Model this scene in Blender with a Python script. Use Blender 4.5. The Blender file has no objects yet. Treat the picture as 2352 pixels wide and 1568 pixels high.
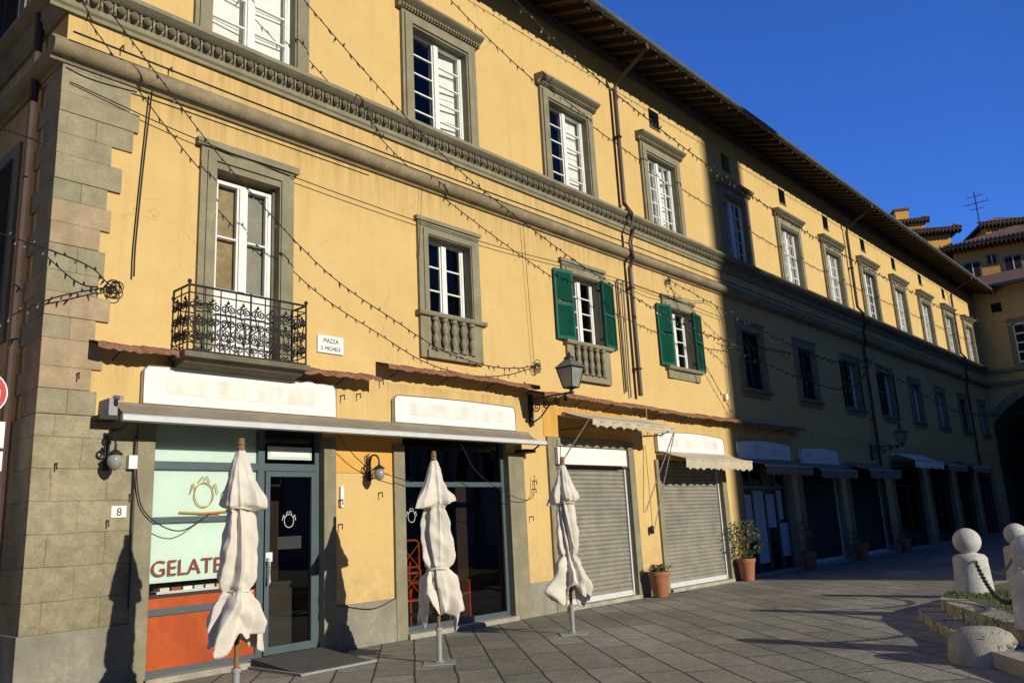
import bpy, math, random
from mathutils import Vector, Matrix
random.seed(7)
sc=bpy.context.scene
R=random.uniform
# ------------------------------------------------------------------ materials
def base_mat(name):
    m=bpy.data.materials.new(name); m.use_nodes=True
    nt=m.node_tree; return m,nt,nt.nodes['Principled BSDF']
def N(nt,t,**k):
    n=nt.nodes.new(t)
    for a,b in k.items(): setattr(n,a,b)
    return n
def mixc(nt,fac,a,b,blend='MIX'):
    n=N(nt,'ShaderNodeMix',data_type='RGBA',blend_type=blend)
    for i,v in ((0,fac),(6,a),(7,b)):
        if hasattr(v,'links'): nt.links.new(v,n.inputs[i])
        else: n.inputs[i].default_value=v if i==0 else (v[0],v[1],v[2],1)
    return n.outputs[2]
def noise(nt,vec,scale,detail=4,rough=.6):
    n=N(nt,'ShaderNodeTexNoise'); n.inputs['Scale'].default_value=scale
    n.inputs['Detail'].default_value=detail; n.inputs['Roughness'].default_value=rough
    if vec: nt.links.new(vec,n.inputs['Vector'])
    return n.outputs[0]
def ramp(nt,v,a,b):
    n=N(nt,'ShaderNodeMapRange'); n.inputs[1].default_value=a; n.inputs[2].default_value=b
    nt.links.new(v,n.inputs[0]); return n.outputs[0]
def mapping(nt,vec,scale=(1,1,1),rot=(0,0,0)):
    n=N(nt,'ShaderNodeMapping'); n.inputs['Scale'].default_value=scale; n.inputs['Rotation'].default_value=rot
    nt.links.new(vec,n.inputs[0]); return n.outputs[0]
def bump(nt,p,h,strength,dist=.02,prev=None):
    b=N(nt,'ShaderNodeBump'); b.inputs['Strength'].default_value=strength; b.inputs['Distance'].default_value=dist
    nt.links.new(h,b.inputs['Height'])
    if prev: nt.links.new(prev,b.inputs['Normal'])
    if p: nt.links.new(b.outputs[0],p.inputs['Normal'])
    return b.outputs[0]
def mat(name,col,rough=.8,var=.18,scale=2.5,bs=.25,bscale=60,col2=None,metal=0,streak=0,spec=.3):
    m,nt,p=base_mat(name)
    tc=N(nt,'ShaderNodeTexCoord').outputs['Object']
    c2=col2 or tuple(c*(1-var*1.6) for c in col)
    c1=tuple(min(1,c*(1+var*.5)) for c in col)
    f=ramp(nt,noise(nt,tc,scale,6),.3,.7)
    c=mixc(nt,f,c1,c2)
    f2=ramp(nt,noise(nt,tc,scale*7,5),.35,.75)
    c=mixc(nt,f2,c,tuple(x*(1-var) for x in col))
    if streak:
        s=ramp(nt,noise(nt,mapping(nt,tc,(4,4,.35)),1.5,6,.65),.52,.8)
        mm=N(nt,'ShaderNodeMath',operation='MULTIPLY'); nt.links.new(s,mm.inputs[0]); mm.inputs[1].default_value=streak
        c=mixc(nt,mm.outputs[0],c,tuple(x*.45 for x in col))
    nt.links.new(c,p.inputs['Base Color'])
    p.inputs['Roughness'].default_value=rough; p.inputs['Metallic'].default_value=metal
    p.inputs['Specular IOR Level'].default_value=spec
    if bs: bump(nt,p,noise(nt,tc,bscale,6,.7),bs)
    return m
def ashlar(name,cols,bw,bh,mortar,msize=.008,rot=0,flat=False,rough=.85,bs=.6,offset=.5):
    m,nt,p=base_mat(name)
    tc=N(nt,'ShaderNodeTexCoord').outputs['Object']
    if flat: v=mapping(nt,tc,(1,1,1),(0,0,rot))
    else:
        s=N(nt,'ShaderNodeSeparateXYZ'); nt.links.new(tc,s.inputs[0])
        a=N(nt,'ShaderNodeMath',operation='ADD'); nt.links.new(s.outputs[0],a.inputs[0]); nt.links.new(s.outputs[1],a.inputs[1])
        cb=N(nt,'ShaderNodeCombineXYZ'); nt.links.new(a.outputs[0],cb.inputs[0]); nt.links.new(s.outputs[2],cb.inputs[1]); v=cb.outputs[0]
    nz=N(nt,'ShaderNodeTexNoise'); nz.inputs['Scale'].default_value=2.2; nz.inputs['Detail'].default_value=4; nt.links.new(tc,nz.inputs['Vector'])
    vm=N(nt,'ShaderNodeVectorMath',operation='MULTIPLY_ADD'); nt.links.new(nz.outputs['Color'],vm.inputs[0]); vm.inputs[1].default_value=(.07,.05,0); nt.links.new(v,vm.inputs[2]); v=vm.outputs[0]
    b=N(nt,'ShaderNodeTexBrick'); b.offset=offset
    if flat: b.squash=1.35; b.squash_frequency=3; b.offset_frequency=2
    nt.links.new(v,b.inputs['Vector']); b.inputs['Scale'].default_value=1
    b.inputs['Brick Width'].default_value=bw; b.inputs['Row Height'].default_value=bh
    b.inputs['Mortar Size'].default_value=msize; b.inputs['Mortar Smooth'].default_value=.3
    b.inputs['Color1'].default_value=(*cols[0],1); b.inputs['Color2'].default_value=(*cols[1],1); b.inputs['Mortar'].default_value=(*mortar,1)
    c=b.outputs['Color']
    if not flat: c=mixc(nt,ramp(nt,noise(nt,tc,.9,6),.4,.62),c,cols[2])
    g=ramp(nt,noise(nt,tc,6,8,.75),.35,.7)
    c=mixc(nt,g,c,(.58,.58,.55),'MULTIPLY')
    g2=ramp(nt,noise(nt,tc,.35,5),.38,.64)
    c=mixc(nt,g2,c,(.72,.71,.67),'MULTIPLY')
    g3=ramp(nt,noise(nt,tc,28,4,.8),.5,.8)
    c=mixc(nt,g3,c,(.6,.6,.58),'MULTIPLY')
    nt.links.new(c,p.inputs['Base Color']); p.inputs['Roughness'].default_value=rough; p.inputs['Specular IOR Level'].default_value=.3
    inv=N(nt,'ShaderNodeMath',operation='SUBTRACT'); inv.inputs[0].default_value=1; nt.links.new(b.outputs['Fac'],inv.inputs[1])
    n1=bump(nt,None,noise(nt,tc,18,8,.7),bs,.03)
    bump(nt,p,inv.outputs[0],.9,.015,n1)
    return m
def plaster(name,col):
    m,nt,p=base_mat(name)
    tc=N(nt,'ShaderNodeTexCoord').outputs['Object']
    c=mixc(nt,ramp(nt,noise(nt,tc,.35,5),.35,.65),col,tuple(x*y for x,y in zip(col,(.93,.90,.84))))
    c=mixc(nt,ramp(nt,noise(nt,tc,2.2,8,.7),.42,.8),c,tuple(x*y for x,y in zip(col,(.88,.84,.80))))
    c=mixc(nt,ramp(nt,noise(nt,tc,9,8,.75),.55,.85),c,tuple(x*y for x,y in zip(col,(.80,.76,.70))))
    st=noise(nt,mapping(nt,tc,(2.5,2.5,.22)),1.6,7,.7)
    mm=N(nt,'ShaderNodeMath',operation='MULTIPLY'); nt.links.new(ramp(nt,st,.54,.85),mm.inputs[0]); mm.inputs[1].default_value=.6
    c=mixc(nt,mm.outputs[0],c,tuple(x*y for x,y in zip(col,(.62,.58,.54))))
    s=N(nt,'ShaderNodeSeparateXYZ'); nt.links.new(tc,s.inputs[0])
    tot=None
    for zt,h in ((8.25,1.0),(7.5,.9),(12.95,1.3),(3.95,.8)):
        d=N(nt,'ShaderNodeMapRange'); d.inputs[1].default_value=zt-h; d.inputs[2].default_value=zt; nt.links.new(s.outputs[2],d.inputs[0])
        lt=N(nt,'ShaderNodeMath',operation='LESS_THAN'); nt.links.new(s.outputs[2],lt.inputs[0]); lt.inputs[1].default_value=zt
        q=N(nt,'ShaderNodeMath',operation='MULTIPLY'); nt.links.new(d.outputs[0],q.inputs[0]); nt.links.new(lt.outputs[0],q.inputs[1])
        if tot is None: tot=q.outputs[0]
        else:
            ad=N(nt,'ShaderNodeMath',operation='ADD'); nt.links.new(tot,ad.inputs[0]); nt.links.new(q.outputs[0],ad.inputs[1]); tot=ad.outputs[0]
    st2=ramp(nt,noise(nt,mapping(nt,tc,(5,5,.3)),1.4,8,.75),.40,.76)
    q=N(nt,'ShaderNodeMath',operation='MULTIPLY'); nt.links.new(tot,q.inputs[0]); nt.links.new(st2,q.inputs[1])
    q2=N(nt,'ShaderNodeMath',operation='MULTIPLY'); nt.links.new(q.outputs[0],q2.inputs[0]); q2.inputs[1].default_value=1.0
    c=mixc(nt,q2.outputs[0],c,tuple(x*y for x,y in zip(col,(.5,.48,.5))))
    d=N(nt,'ShaderNodeMapRange'); d.inputs[1].default_value=1.5; d.inputs[2].default_value=.4; nt.links.new(s.outputs[2],d.inputs[0])
    dn=N(nt,'ShaderNodeMath',operation='MULTIPLY'); nt.links.new(d.outputs[0],dn.inputs[0]); nt.links.new(ramp(nt,noise(nt,tc,5,8,.7),.4,.7),dn.inputs[1])
    c=mixc(nt,dn.outputs[0],c,(.36,.26,.15))
    vo=N(nt,'ShaderNodeTexVoronoi',feature='DISTANCE_TO_EDGE'); vo.inputs['Scale'].default_value=.55
    wv=N(nt,'ShaderNodeTexNoise'); wv.inputs['Scale'].default_value=1.7; wv.inputs['Detail'].default_value=6; nt.links.new(tc,wv.inputs['Vector'])
    va=N(nt,'ShaderNodeVectorMath',operation='MULTIPLY_ADD'); nt.links.new(wv.outputs['Color'],va.inputs[0]); va.inputs[1].default_value=(.9,.9,.9); nt.links.new(tc,va.inputs[2]); nt.links.new(va.outputs[0],vo.inputs['Vector'])
    ck=N(nt,'ShaderNodeMapRange'); ck.inputs[1].default_value=.004; ck.inputs[2].default_value=.0; nt.links.new(vo.outputs['Distance'],ck.inputs[0])
    cm=N(nt,'ShaderNodeMath',operation='MULTIPLY'); nt.links.new(ck.outputs[0],cm.inputs[0]); nt.links.new(ramp(nt,noise(nt,tc,.5,3),.5,.6),cm.inputs[1])
    cm2=N(nt,'ShaderNodeMath',operation='MULTIPLY'); nt.links.new(cm.outputs[0],cm2.inputs[0]); cm2.inputs[1].default_value=.5
    c=mixc(nt,cm2.outputs[0],c,(.25,.18,.09))
    nt.links.new(c,p.inputs['Base Color']); p.inputs['Roughness'].default_value=.92; p.inputs['Specular IOR Level'].default_value=.15
    n1=bump(nt,None,noise(nt,tc,90,4,.6),.2,.01)
    bump(nt,p,noise(nt,tc,3,6,.65),.4,.03,n1)
    return m
YEL=(.61,.432,.176)
M={}
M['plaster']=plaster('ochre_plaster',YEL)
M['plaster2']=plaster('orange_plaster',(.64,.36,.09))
M['stone']=mat('grey_sandstone',(.275,.245,.155),.88,.22,3,.5,45,streak=.5)
M['stone_d']=mat('dark_sandstone',(.18,.155,.105),.9,.25,3,.5,45,streak=.4)
M['stone_w']=mat('warm_sandstone',(.30,.24,.14),.88,.3,2.5,.6,35,streak=.6)
M['q1']=mat('quoin_grey',(.345,.30,.185),.9,.25,4,.8,25,streak=.5)
M['q2']=mat('quoin_brown',(.42,.315,.19),.9,.22,4,.8,25,streak=.4)
M['q3']=mat('quoin_green',(.30,.28,.17),.9,.25,4,.8,25,streak=.4)
M['ash']=ashlar('ashlar_wall',((.40,.34,.21),(.32,.285,.18),(.40,.345,.22)),.62,.36,(.19,.16,.11),.005)
M['plinth']=mat('plinth_render',(.30,.275,.205),.9,.3,2,.6,25,streak=.6)
M['white']=mat('white_painted_wood',(.76,.75,.70),.5,.12,8,.1,80)
M['white_sh']=mat('inner_shutter',(.74,.73,.68),.6,.1,3,.1,80)
M['sign']=mat('sign_board',(.78,.76,.71),.45,.05,1.6,.05,40,col2=(.70,.66,.60))
M['plate']=mat('enamel_plate',(.74,.74,.70),.3,.05)
M['green']=mat('green_shutter_paint',(.006,.10,.062),.55,.25,5,.15,60)
M['dshut']=mat('dark_shutter_paint',(.03,.03,.026),.6,.2,5,.15,60)
M['teal']=mat('slate_blue_metal',(.07,.10,.105),.4,.1,6,.03,60,spec=.5)
M['orange']=mat('orange_panel',(.48,.085,.016),.45,.28,2.2,.08,40,streak=.45)
M['chairc']=mat('orange_chair',(.60,.10,.02),.4,.1,3,.03,60)
M['pale']=mat('frosted_panel',(.55,.65,.57),.4,.06,1.5,0,60)
M['alu']=mat('aluminium',(.58,.58,.56),.4,.1,5,.02,60)
M['roller']=mat('roller_shutter_steel',(.33,.31,.245),.5,.25,2.5,.08,60,metal=.2,streak=.5)
M['rust']=mat('rusty_sheet',(.20,.07,.035),.85,.4,6,.5,40,col2=(.30,.19,.12))
M['iron']=mat('wrought_iron',(.03,.028,.025),.6,.3,9,.3,80)
M['pipe']=mat('brown_pipe',(.075,.045,.034),.5,.2,5,.1,60)
M['zinc']=mat('zinc_gutter',(.13,.145,.13),.5,.3,3,.1,60)
M['canvas']=mat('awning_canvas',(.52,.45,.32),.9,.15,3,.2,120,streak=.3)
M['canvas_g']=mat('awning_taupe',(.27,.23,.16),.9,.2,3,.2,120,streak=.3)
M['cloth']=mat('umbrella_cloth',(.66,.605,.50),.9,.14,4,.25,150,streak=.25)
M['wood']=mat('umbrella_wood',(.25,.13,.06),.6,.2,6,.2,60)
M['galv']=mat('galvanised_steel',(.30,.30,.29),.5,.15,8,.1,80)
M['tile']=mat('terracotta_tiles',(.22,.12,.075),.9,.35,3,.5,20)
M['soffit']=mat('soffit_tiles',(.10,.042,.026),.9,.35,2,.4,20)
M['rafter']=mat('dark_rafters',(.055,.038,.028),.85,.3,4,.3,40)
M['dark']=mat('dark_interior',(.02,.018,.016),.9,.2,2,0)
M['dark_br']=mat('brown_interior',(.06,.038,.03),.8,.2,2,0)
M['rubber']=mat('ramp_rubber',(.09,.088,.075),.8,.2,6,.3,50)
M['marble']=mat('weathered_marble',(.56,.54,.475),.7,.26,5,.45,35,streak=.4)
M['terra']=mat('terracotta_pot',(.42,.17,.085),.8,.2,6,.2,50)
M['soil']=mat('soil',(.05,.035,.025),.95,.3,20,.5,30)
M['leaf']=mat('leaves',(.045,.085,.022),.6,.5,12,.1,60,col2=(.11,.13,.035))
M['grass']=mat('grass',(.09,.14,.03),.8,.4,12,.1,60,col2=(.16,.17,.06))
M['red']=mat('sign_red',(.45,.02,.02),.4,.05)
M['ink']=mat('black_lettering',(.02,.02,.02),.5,.0,bs=0)
M['inkr']=mat('brown_red_lettering',(.22,.035,.02),.5,.0,bs=0)
M['gold']=mat('gold_line_mark',(.50,.30,.04),.5,.0,bs=0)
M['bulb']=mat('clear_bulbs',(.22,.21,.18),.25,.0,bs=0)
M['greenw']=mat('green_notice',(.50,.62,.50),.5,.1)
M['poster']=mat('blue_white_poster',(.42,.48,.54),.5,.12,2)
M['marble_w']=mat('church_marble',(.46,.42,.35),.7,.2,1,.3,20)
M['ground']=ashlar('stone_paving',((.41,.38,.295),(.285,.268,.212),(.3,.3,.3)),1.0,.47,(.085,.075,.058),.015,rot=math.radians(-49),flat=True,rough=.75,bs=.7)
M['step']=mat('step_stone',(.42,.385,.30),.85,.3,4,.6,25,streak=.3)
M['verge']=mat('worn_grass_ground',(.16,.15,.09),.95,.3,2,.6,30,col2=(.09,.12,.04))
M['curt']=mat('old_curtain',(.34,.25,.13),.9,.35,3,.1,30)
M['curt2']=mat('grey_blind',(.28,.26,.20),.9,.2,3,.1,30)
def glass(name,tint,base):
    m=bpy.data.materials.new(name); m.use_nodes=True; nt=m.node_tree; nt.nodes.clear()
    o=N(nt,'ShaderNodeOutputMaterial'); t=N(nt,'ShaderNodeBsdfTransparent'); t.inputs[0].default_value=(*tint,1)
    g=N(nt,'ShaderNodeBsdfGlossy'); g.inputs['Roughness'].default_value=.015
    tc=N(nt,'ShaderNodeTexCoord'); bn=bump(nt,None,noise(nt,tc.outputs['Object'],1.3,2),.12,.02); nt.links.new(bn,g.inputs['Normal'])
    f=N(nt,'ShaderNodeFresnel'); f.inputs[0].default_value=1.5
    a=N(nt,'ShaderNodeMath',operation='MULTIPLY_ADD'); nt.links.new(f.outputs[0],a.inputs[0]); a.inputs[1].default_value=1.3; a.inputs[2].default_value=base
    mx=N(nt,'ShaderNodeMixShader'); nt.links.new(a.outputs[0],mx.inputs[0]); nt.links.new(t.outputs[0],mx.inputs[1]); nt.links.new(g.outputs[0],mx.inputs[2]); nt.links.new(mx.outputs[0],o.inputs[0])
    return m
M['glass']=glass('window_glass',(.95,.97,.96),.0)
M['glassd']=glass('tinted_shop_glass',(.62,.59,.56),.02)
# ------------------------------------------------------------------ mesh builder
class MB:
    def __init__(s): s.v=[];s.f=[];s.m=[];s.mats=[]
    def mi(s,k):
        if k not in s.mats: s.mats.append(k)
        return s.mats.index(k)
    def poly(s,pts,k):
        b=len(s.v); s.v+= [tuple(p) for p in pts]; s.f.append(tuple(range(b,b+len(pts)))); s.m.append(s.mi(k))
    def pane(s,x0,x1,y,z0,z1,k): s.poly([(x0,y,z0),(x1,y,z0),(x1,y,z1),(x0,y,z1)],k)
    def faces(s,vs,fs,k):
        b=len(s.v); s.v+=[tuple(p) for p in vs]; i=s.mi(k)
        for f in fs: s.f.append(tuple(b+a for a in f)); s.m.append(i)
    def box(s,x0,x1,y0,y1,z0,z1,k,M4=None):
        vs=[(x,y,z) for z in(z0,z1) for y in(y0,y1) for x in(x0,x1)]
        if M4: vs=[tuple(M4@Vector(v)) for v in vs]
        s.faces(vs,[(0,2,3,1),(4,5,7,6),(0,1,5,4),(2,6,7,3),(0,4,6,2),(1,3,7,5)],k)
    def prism(s,prof,a0,a1,k,axis='x'):
        n=len(prof)
        if axis=='x': vs=[(a,p,z) for a in(a0,a1) for p,z in prof]
        elif axis=='y': vs=[(p,a,z) for a in(a0,a1) for p,z in prof]
        else: vs=[(p,z,a) for a in(a0,a1) for p,z in prof]
        fs=[(i,(i+1)%n,n+(i+1)%n,n+i) for i in range(n)]+[tuple(range(n))[::-1],tuple(range(n,2*n))]
        s.faces(vs,fs,k)
    def lathe(s,cx,cy,prof,k,n=16,ax=None):
        vs=[];fs=[]
        for r,z in prof:
            for i in range(n):
                a=2*math.pi*i/n; vs.append((cx+r*math.cos(a),cy+r*math.sin(a),z))
        for j in range(len(prof)-1):
            for i in range(n):
                fs.append((j*n+i,j*n+(i+1)%n,(j+1)*n+(i+1)%n,(j+1)*n+i))
        fs.append(tuple(range(n))[::-1]); fs.append(tuple(range((len(prof)-1)*n,len(prof)*n)))
        s.faces(vs,fs,k)
    def tube(s,pts,r,k,n=6):
        pts=[Vector(p) for p in pts]; vs=[];fs=[]
        for i,p in enumerate(pts):
            d=(pts[min(i+1,len(pts)-1)]-pts[max(i-1,0)]).normalized()
            u=d.cross(Vector((0,0,1)))
            if u.length<.1: u=d.cross(Vector((1,0,0)))
            u.normalize(); w=d.cross(u)
            rr=r[i] if isinstance(r,(list,tuple)) else r
            for j in range(n):
                a=2*math.pi*j/n; vs.append(p+u*rr*math.cos(a)+w*rr*math.sin(a))
        for i in range(len(pts)-1):
            for j in range(n): fs.append((i*n+j,i*n+(j+1)%n,(i+1)*n+(j+1)%n,(i+1)*n+j))
        fs.append(tuple(range(n))[::-1]); fs.append(tuple(range((len(pts)-1)*n,len(pts)*n)))
        s.faces(vs,fs,k)
    def sphere(s,c,r,k,n=10,m=6,sx=1,sz=1):
        prof=[(max(.0005,r*math.sin(math.pi*j/m)),c[2]-r*sz*math.cos(math.pi*j/m)) for j in range(m+1)]
        s.lathe(c[0],c[1],prof,k,n)
    def build(s,name,parent=None,smooth=False,bevel=0,loc=None):
        me=bpy.data.meshes.new(name); me.from_pydata(s.v,[],s.f)
        for k in s.mats: me.materials.append(M[k])
        me.polygons.foreach_set('material_index',s.m)
        if smooth:
            me.polygons.foreach_set('use_smooth',[True]*len(s.f))
            try: me.set_sharp_from_angle(angle=math.radians(40))
            except Exception: pass
        me.update()
        o=bpy.data.objects.new(name,me); sc.collection.objects.link(o)
        if parent: o.parent=parent
        if bevel:
            b=o.modifiers.new('b','BEVEL'); b.width=bevel; b.segments=2; b.limit_method='ANGLE'
        return o
def empty(name):
    o=bpy.data.objects.new(name,None); sc.collection.objects.link(o); return o
def text(body,loc,size,k,parent,rot=(math.pi/2,0,0),align='CENTER',name='lettering',sx=1):
    c=bpy.data.curves.new(name,'FONT'); c.body=body; c.size=size; c.align_x=align; c.extrude=.002; c.materials.append(M[k])
    o=bpy.data.objects.new(name,c); o.location=loc; o.rotation_euler=rot; o.scale=(sx,1,1); sc.collection.objects.link(o); o.parent=parent; return o
# ------------------------------------------------------------------ main building
X0,X1=3.25,49.8; ZT=12.95
B=empty('ochre_palazzo')
W2=[5.82,9.69,13.59,17.49,21.5,25.33,29.05,32.75,36.5,40.2,44.0,47.7]
vents=[17.45,21.36,25.27,28.96,32.75,36.45,40.2,44.0]
F1=[(5.28,6.28,3.98,6.70),(9.24,10.28,5.22,6.65),(13.24,14.28,5.24,6.74),(17.15,18.2,5.13,6.65),
    (21.0,22.2,4.95,6.65),(24.78,26.0,4.95,6.62),(28.7,29.9,4.95,6.6),(32.4,33.65,4.9,6.58),(36.0,37.2,4.9,6.5),(39.65,40.8,4.9,6.45),(43.4,44.5,4.9,6.45),(47.1,48.2,4.9,6.45)]
SH=[(4.58,7.07,.05,3.2),(8.6,11.05,.05,3.1),(12.5,14.92,.0,3.08),(16.15,19.0,.0,2.9),(20.1,22.95,.0,2.95),(23.9,26.7,0,2.9),
    (27.7,30.8,0,2.9),(32.2,35.6,0,3.05),(36.7,39.7,0,3.05),(40.7,43.5,0,3.05),(44.5,47.4,0,3.05)]
holes=[(c-.69,c+.69,8.66,10.66) for c in W2]+[(c-.25,c+.25,11.56,12.08) for c in vents]+F1+SH
def wall_with_holes(mb,x0,x1,z0,z1,holes,y,k,depth,krev):
    xs=sorted(set([x0,x1]+[h[0] for h in holes]+[h[1] for h in holes]))
    zs=sorted(set([z0,z1]+[h[2] for h in holes]+[h[3] for h in holes]))
    for j in range(len(zs)-1):
        za,zb=zs[j],zs[j+1]; zc=(za+zb)/2
        run=None
        for i in range(len(xs)-1):
            xa,xb=xs[i],xs[i+1]; xc=(xa+xb)/2
            inside=any(h[0]<xc<h[1] and h[2]<zc<h[3] for h in holes)
            if not inside:
                if run is None: run=xa
                end=xb
            if (inside or i==len(xs)-2) and run is not None:
                mb.poly([(run,y,za),(end,y,za),(end,y,zb),(run,y,zb)],k); run=None
    for a,b,c,d in holes:
        yy=y+depth
        mb.poly([(a,y,c),(a,y,d),(a,yy,d),(a,yy,c)],krev); mb.poly([(b,y,d),(b,y,c),(b,yy,c),(b,yy,d)],krev)
        mb.poly([(a,y,d),(b,y,d),(b,yy,d),(a,yy,d)],krev); mb.poly([(a,y,c),(a,yy,c),(b,yy,c),(b,y,c)],krev)
mb=MB()
wall_with_holes(mb,X0,X1,0,ZT,holes,0,'plaster',.3,'stone')
mb.build('front_wall',B)
mb=MB()
sideh=[(1.55,2.75,4.3,6.75),(1.9,3.1,8.7,10.9),(6.0,7.2,4.5,6.75),(6,7.2,8.7,10.9),(10.5,11.7,4.5,6.75),(10.5,11.7,8.7,10.9)]
ys=MB()
wall_with_holes(ys,0.001,30,0,ZT,sideh,0,'plaster',.25,'stone')
ys.v=[(X0+y,x,z) for x,y,z in ys.v]
ys.build('side_wall',B)
mb.box(X0+.02,X1,30,30.2,0,ZT,'plaster')
mb.box(X1-.02,X1+.1,0.31,30,0,ZT,'plaster')
mb.box(X0+.31,X1-.1,4.0,4.1,0,ZT,'dark')
for z in (3.45,7.95): mb.box(X0+.31,X1-.1,.31,4,z,z+.2,'dark')
for x in (7.9,11.9,15.6,19.6,23.4,27.2,31.5,36.1,40.2,44): mb.box(x-.05,x+.05,.31,4,0,ZT,'dark')
mb.build('inner_rooms',B)
mb=MB()
mb.poly([(X0-1.2,-1.2,12.72),(X1,-1.2,12.72),(X1,15,17.6),(X0-1.2,15,17.6)],'tile')
mb.poly([(X0-1.2,31,12.72),(X1,31,12.72),(X1,15,17.6),(X0-1.2,15,17.6)],'tile')
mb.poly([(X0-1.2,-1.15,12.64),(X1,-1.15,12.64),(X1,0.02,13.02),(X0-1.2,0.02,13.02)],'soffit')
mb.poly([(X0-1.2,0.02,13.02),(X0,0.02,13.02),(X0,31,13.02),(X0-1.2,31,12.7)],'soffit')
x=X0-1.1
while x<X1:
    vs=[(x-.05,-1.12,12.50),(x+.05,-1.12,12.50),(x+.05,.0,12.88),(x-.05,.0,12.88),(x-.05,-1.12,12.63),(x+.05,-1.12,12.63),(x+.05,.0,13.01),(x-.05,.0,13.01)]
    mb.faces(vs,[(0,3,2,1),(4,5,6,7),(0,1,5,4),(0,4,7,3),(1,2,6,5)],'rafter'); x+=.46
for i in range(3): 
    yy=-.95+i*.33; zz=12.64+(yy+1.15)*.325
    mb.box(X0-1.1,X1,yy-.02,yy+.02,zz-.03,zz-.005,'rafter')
mb.box(X0-.05,X1,-.06,-.001,12.62,12.87,'stone_d')
mb.build('roof_and_eaves',B)
g=MB()
prof=[(-1.21+.085*math.cos(a),12.66+.085*math.sin(a)) for a in [math.pi+math.pi*i/8 for i in range(9)]]
prof+=[(-1.21+.07*math.cos(a),12.66+.07*math.sin(a)) for a in [2*math.pi-math.pi*i/8 for i in range(9)]]
g.prism(prof,X0-1.25,X1,'zinc')
x=X0
while x<X1: g.box(x-.015,x+.015,-1.31,-1.11,12.55,12.575,'zinc'); x+=.92
for px,zb in ((15.48,4.3),(30.7,.3),(44.9,.3)):
    g.tube([(px-.1,-1.2,12.6),(px-.1,-1.2,12.48),(px-.02,-.2,12.02),(px,-.13,11.85),(px,-.13,8.9),(px,-.3,8.6),(px,-.3,8.2),(px,-.2,7.9),(px,-.24,7.5),(px,-.13,7.3),(px,-.13,zb)],.055,'pipe',8)
    z=zb+.6
    while z<11.8: g.box(px-.07,px+.07,-.19,-.0,z,z+.035,'pipe'); z+=1.9
g.tube([(15.03,-.06,6.95),(15.03,-.06,4.36)],.03,'pipe',6)
g.tube([(15.25,-.06,6.95),(15.2,-.06,4.5),(15.2,-.06,4.25)],.022,'zinc',6)
g.build('gutter_and_downpipes',B,smooth=True)
mb=MB()
band=[(0,8.66),(-.24,8.66),(-.24,8.60),(-.20,8.57),(-.15,8.53),(-.11,8.52),(-.11,8.40),(-.08,8.37),(-.08,8.30),(-.05,8.27),(-.05,8.22),(0,8.22)]
roll=[(0,7.82),(-.07,7.82),(-.07,7.78)]+[(-.06-.13*math.sin(a),7.66+.12*math.cos(a)) for a in [math.pi*i/10 for i in range(11)]]+[(-.04,7.5),(0,7.5)]
mb.prism(band[::-1],X0-.24,X1,'stone'); mb.prism(roll[::-1],X0-.19,X1,'stone_w')
mb.prism([(X0+p,z) for p,z in band],0.002,29.9,'stone','y'); mb.prism([(X0+p,z) for p,z in roll],0.002,29.9,'stone','y')
mb.build('string_courses',B,smooth=True)
mb=MB(); x=X0-.1
while x<X1-.1:
    mb.sphere((x,-.14,8.45),.058,'stone_d',7,5,sz=1.15); mb.box(x+.075,x+.095,-.155,-.10,8.39,8.51,'stone'); x+=.17
mb.build('egg_and_dart',B,smooth=True)
mb=MB()
for i,c in enumerate(W2):
    k='stone'
    a,b=c-.69,c+.69
    mb.box(a-.26,a,-.07,.0,8.665,10.93,k); mb.box(b,b+.26,-.07,.0,8.665,10.93,k); mb.box(a,b,-.068,.0,10.66,10.93,k)
    mb.box(a-.2,a-.03,-.10,-.07,8.665,10.7,k); mb.box(b+.03,b+.2,-.10,-.07,8.665,10.7,k); mb.box(a-.2,b+.2,-.102,-.067,10.70,10.86,k)
    mb.prism([(0,10.93),(-.10,10.93),(-.13,11.0),(-.22,11.05),(-.26,11.08),(-.26,11.12),(0,11.16)],a-.36,b+.36,k)
    xx=a-.3
    while xx<b+.3: mb.box(xx,xx+.035,-.155,-.10,10.94,10.985,k); xx+=.07
    mb.box(a-.02,b+.02,-.10,.28,8.62,8.668,k)
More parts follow.
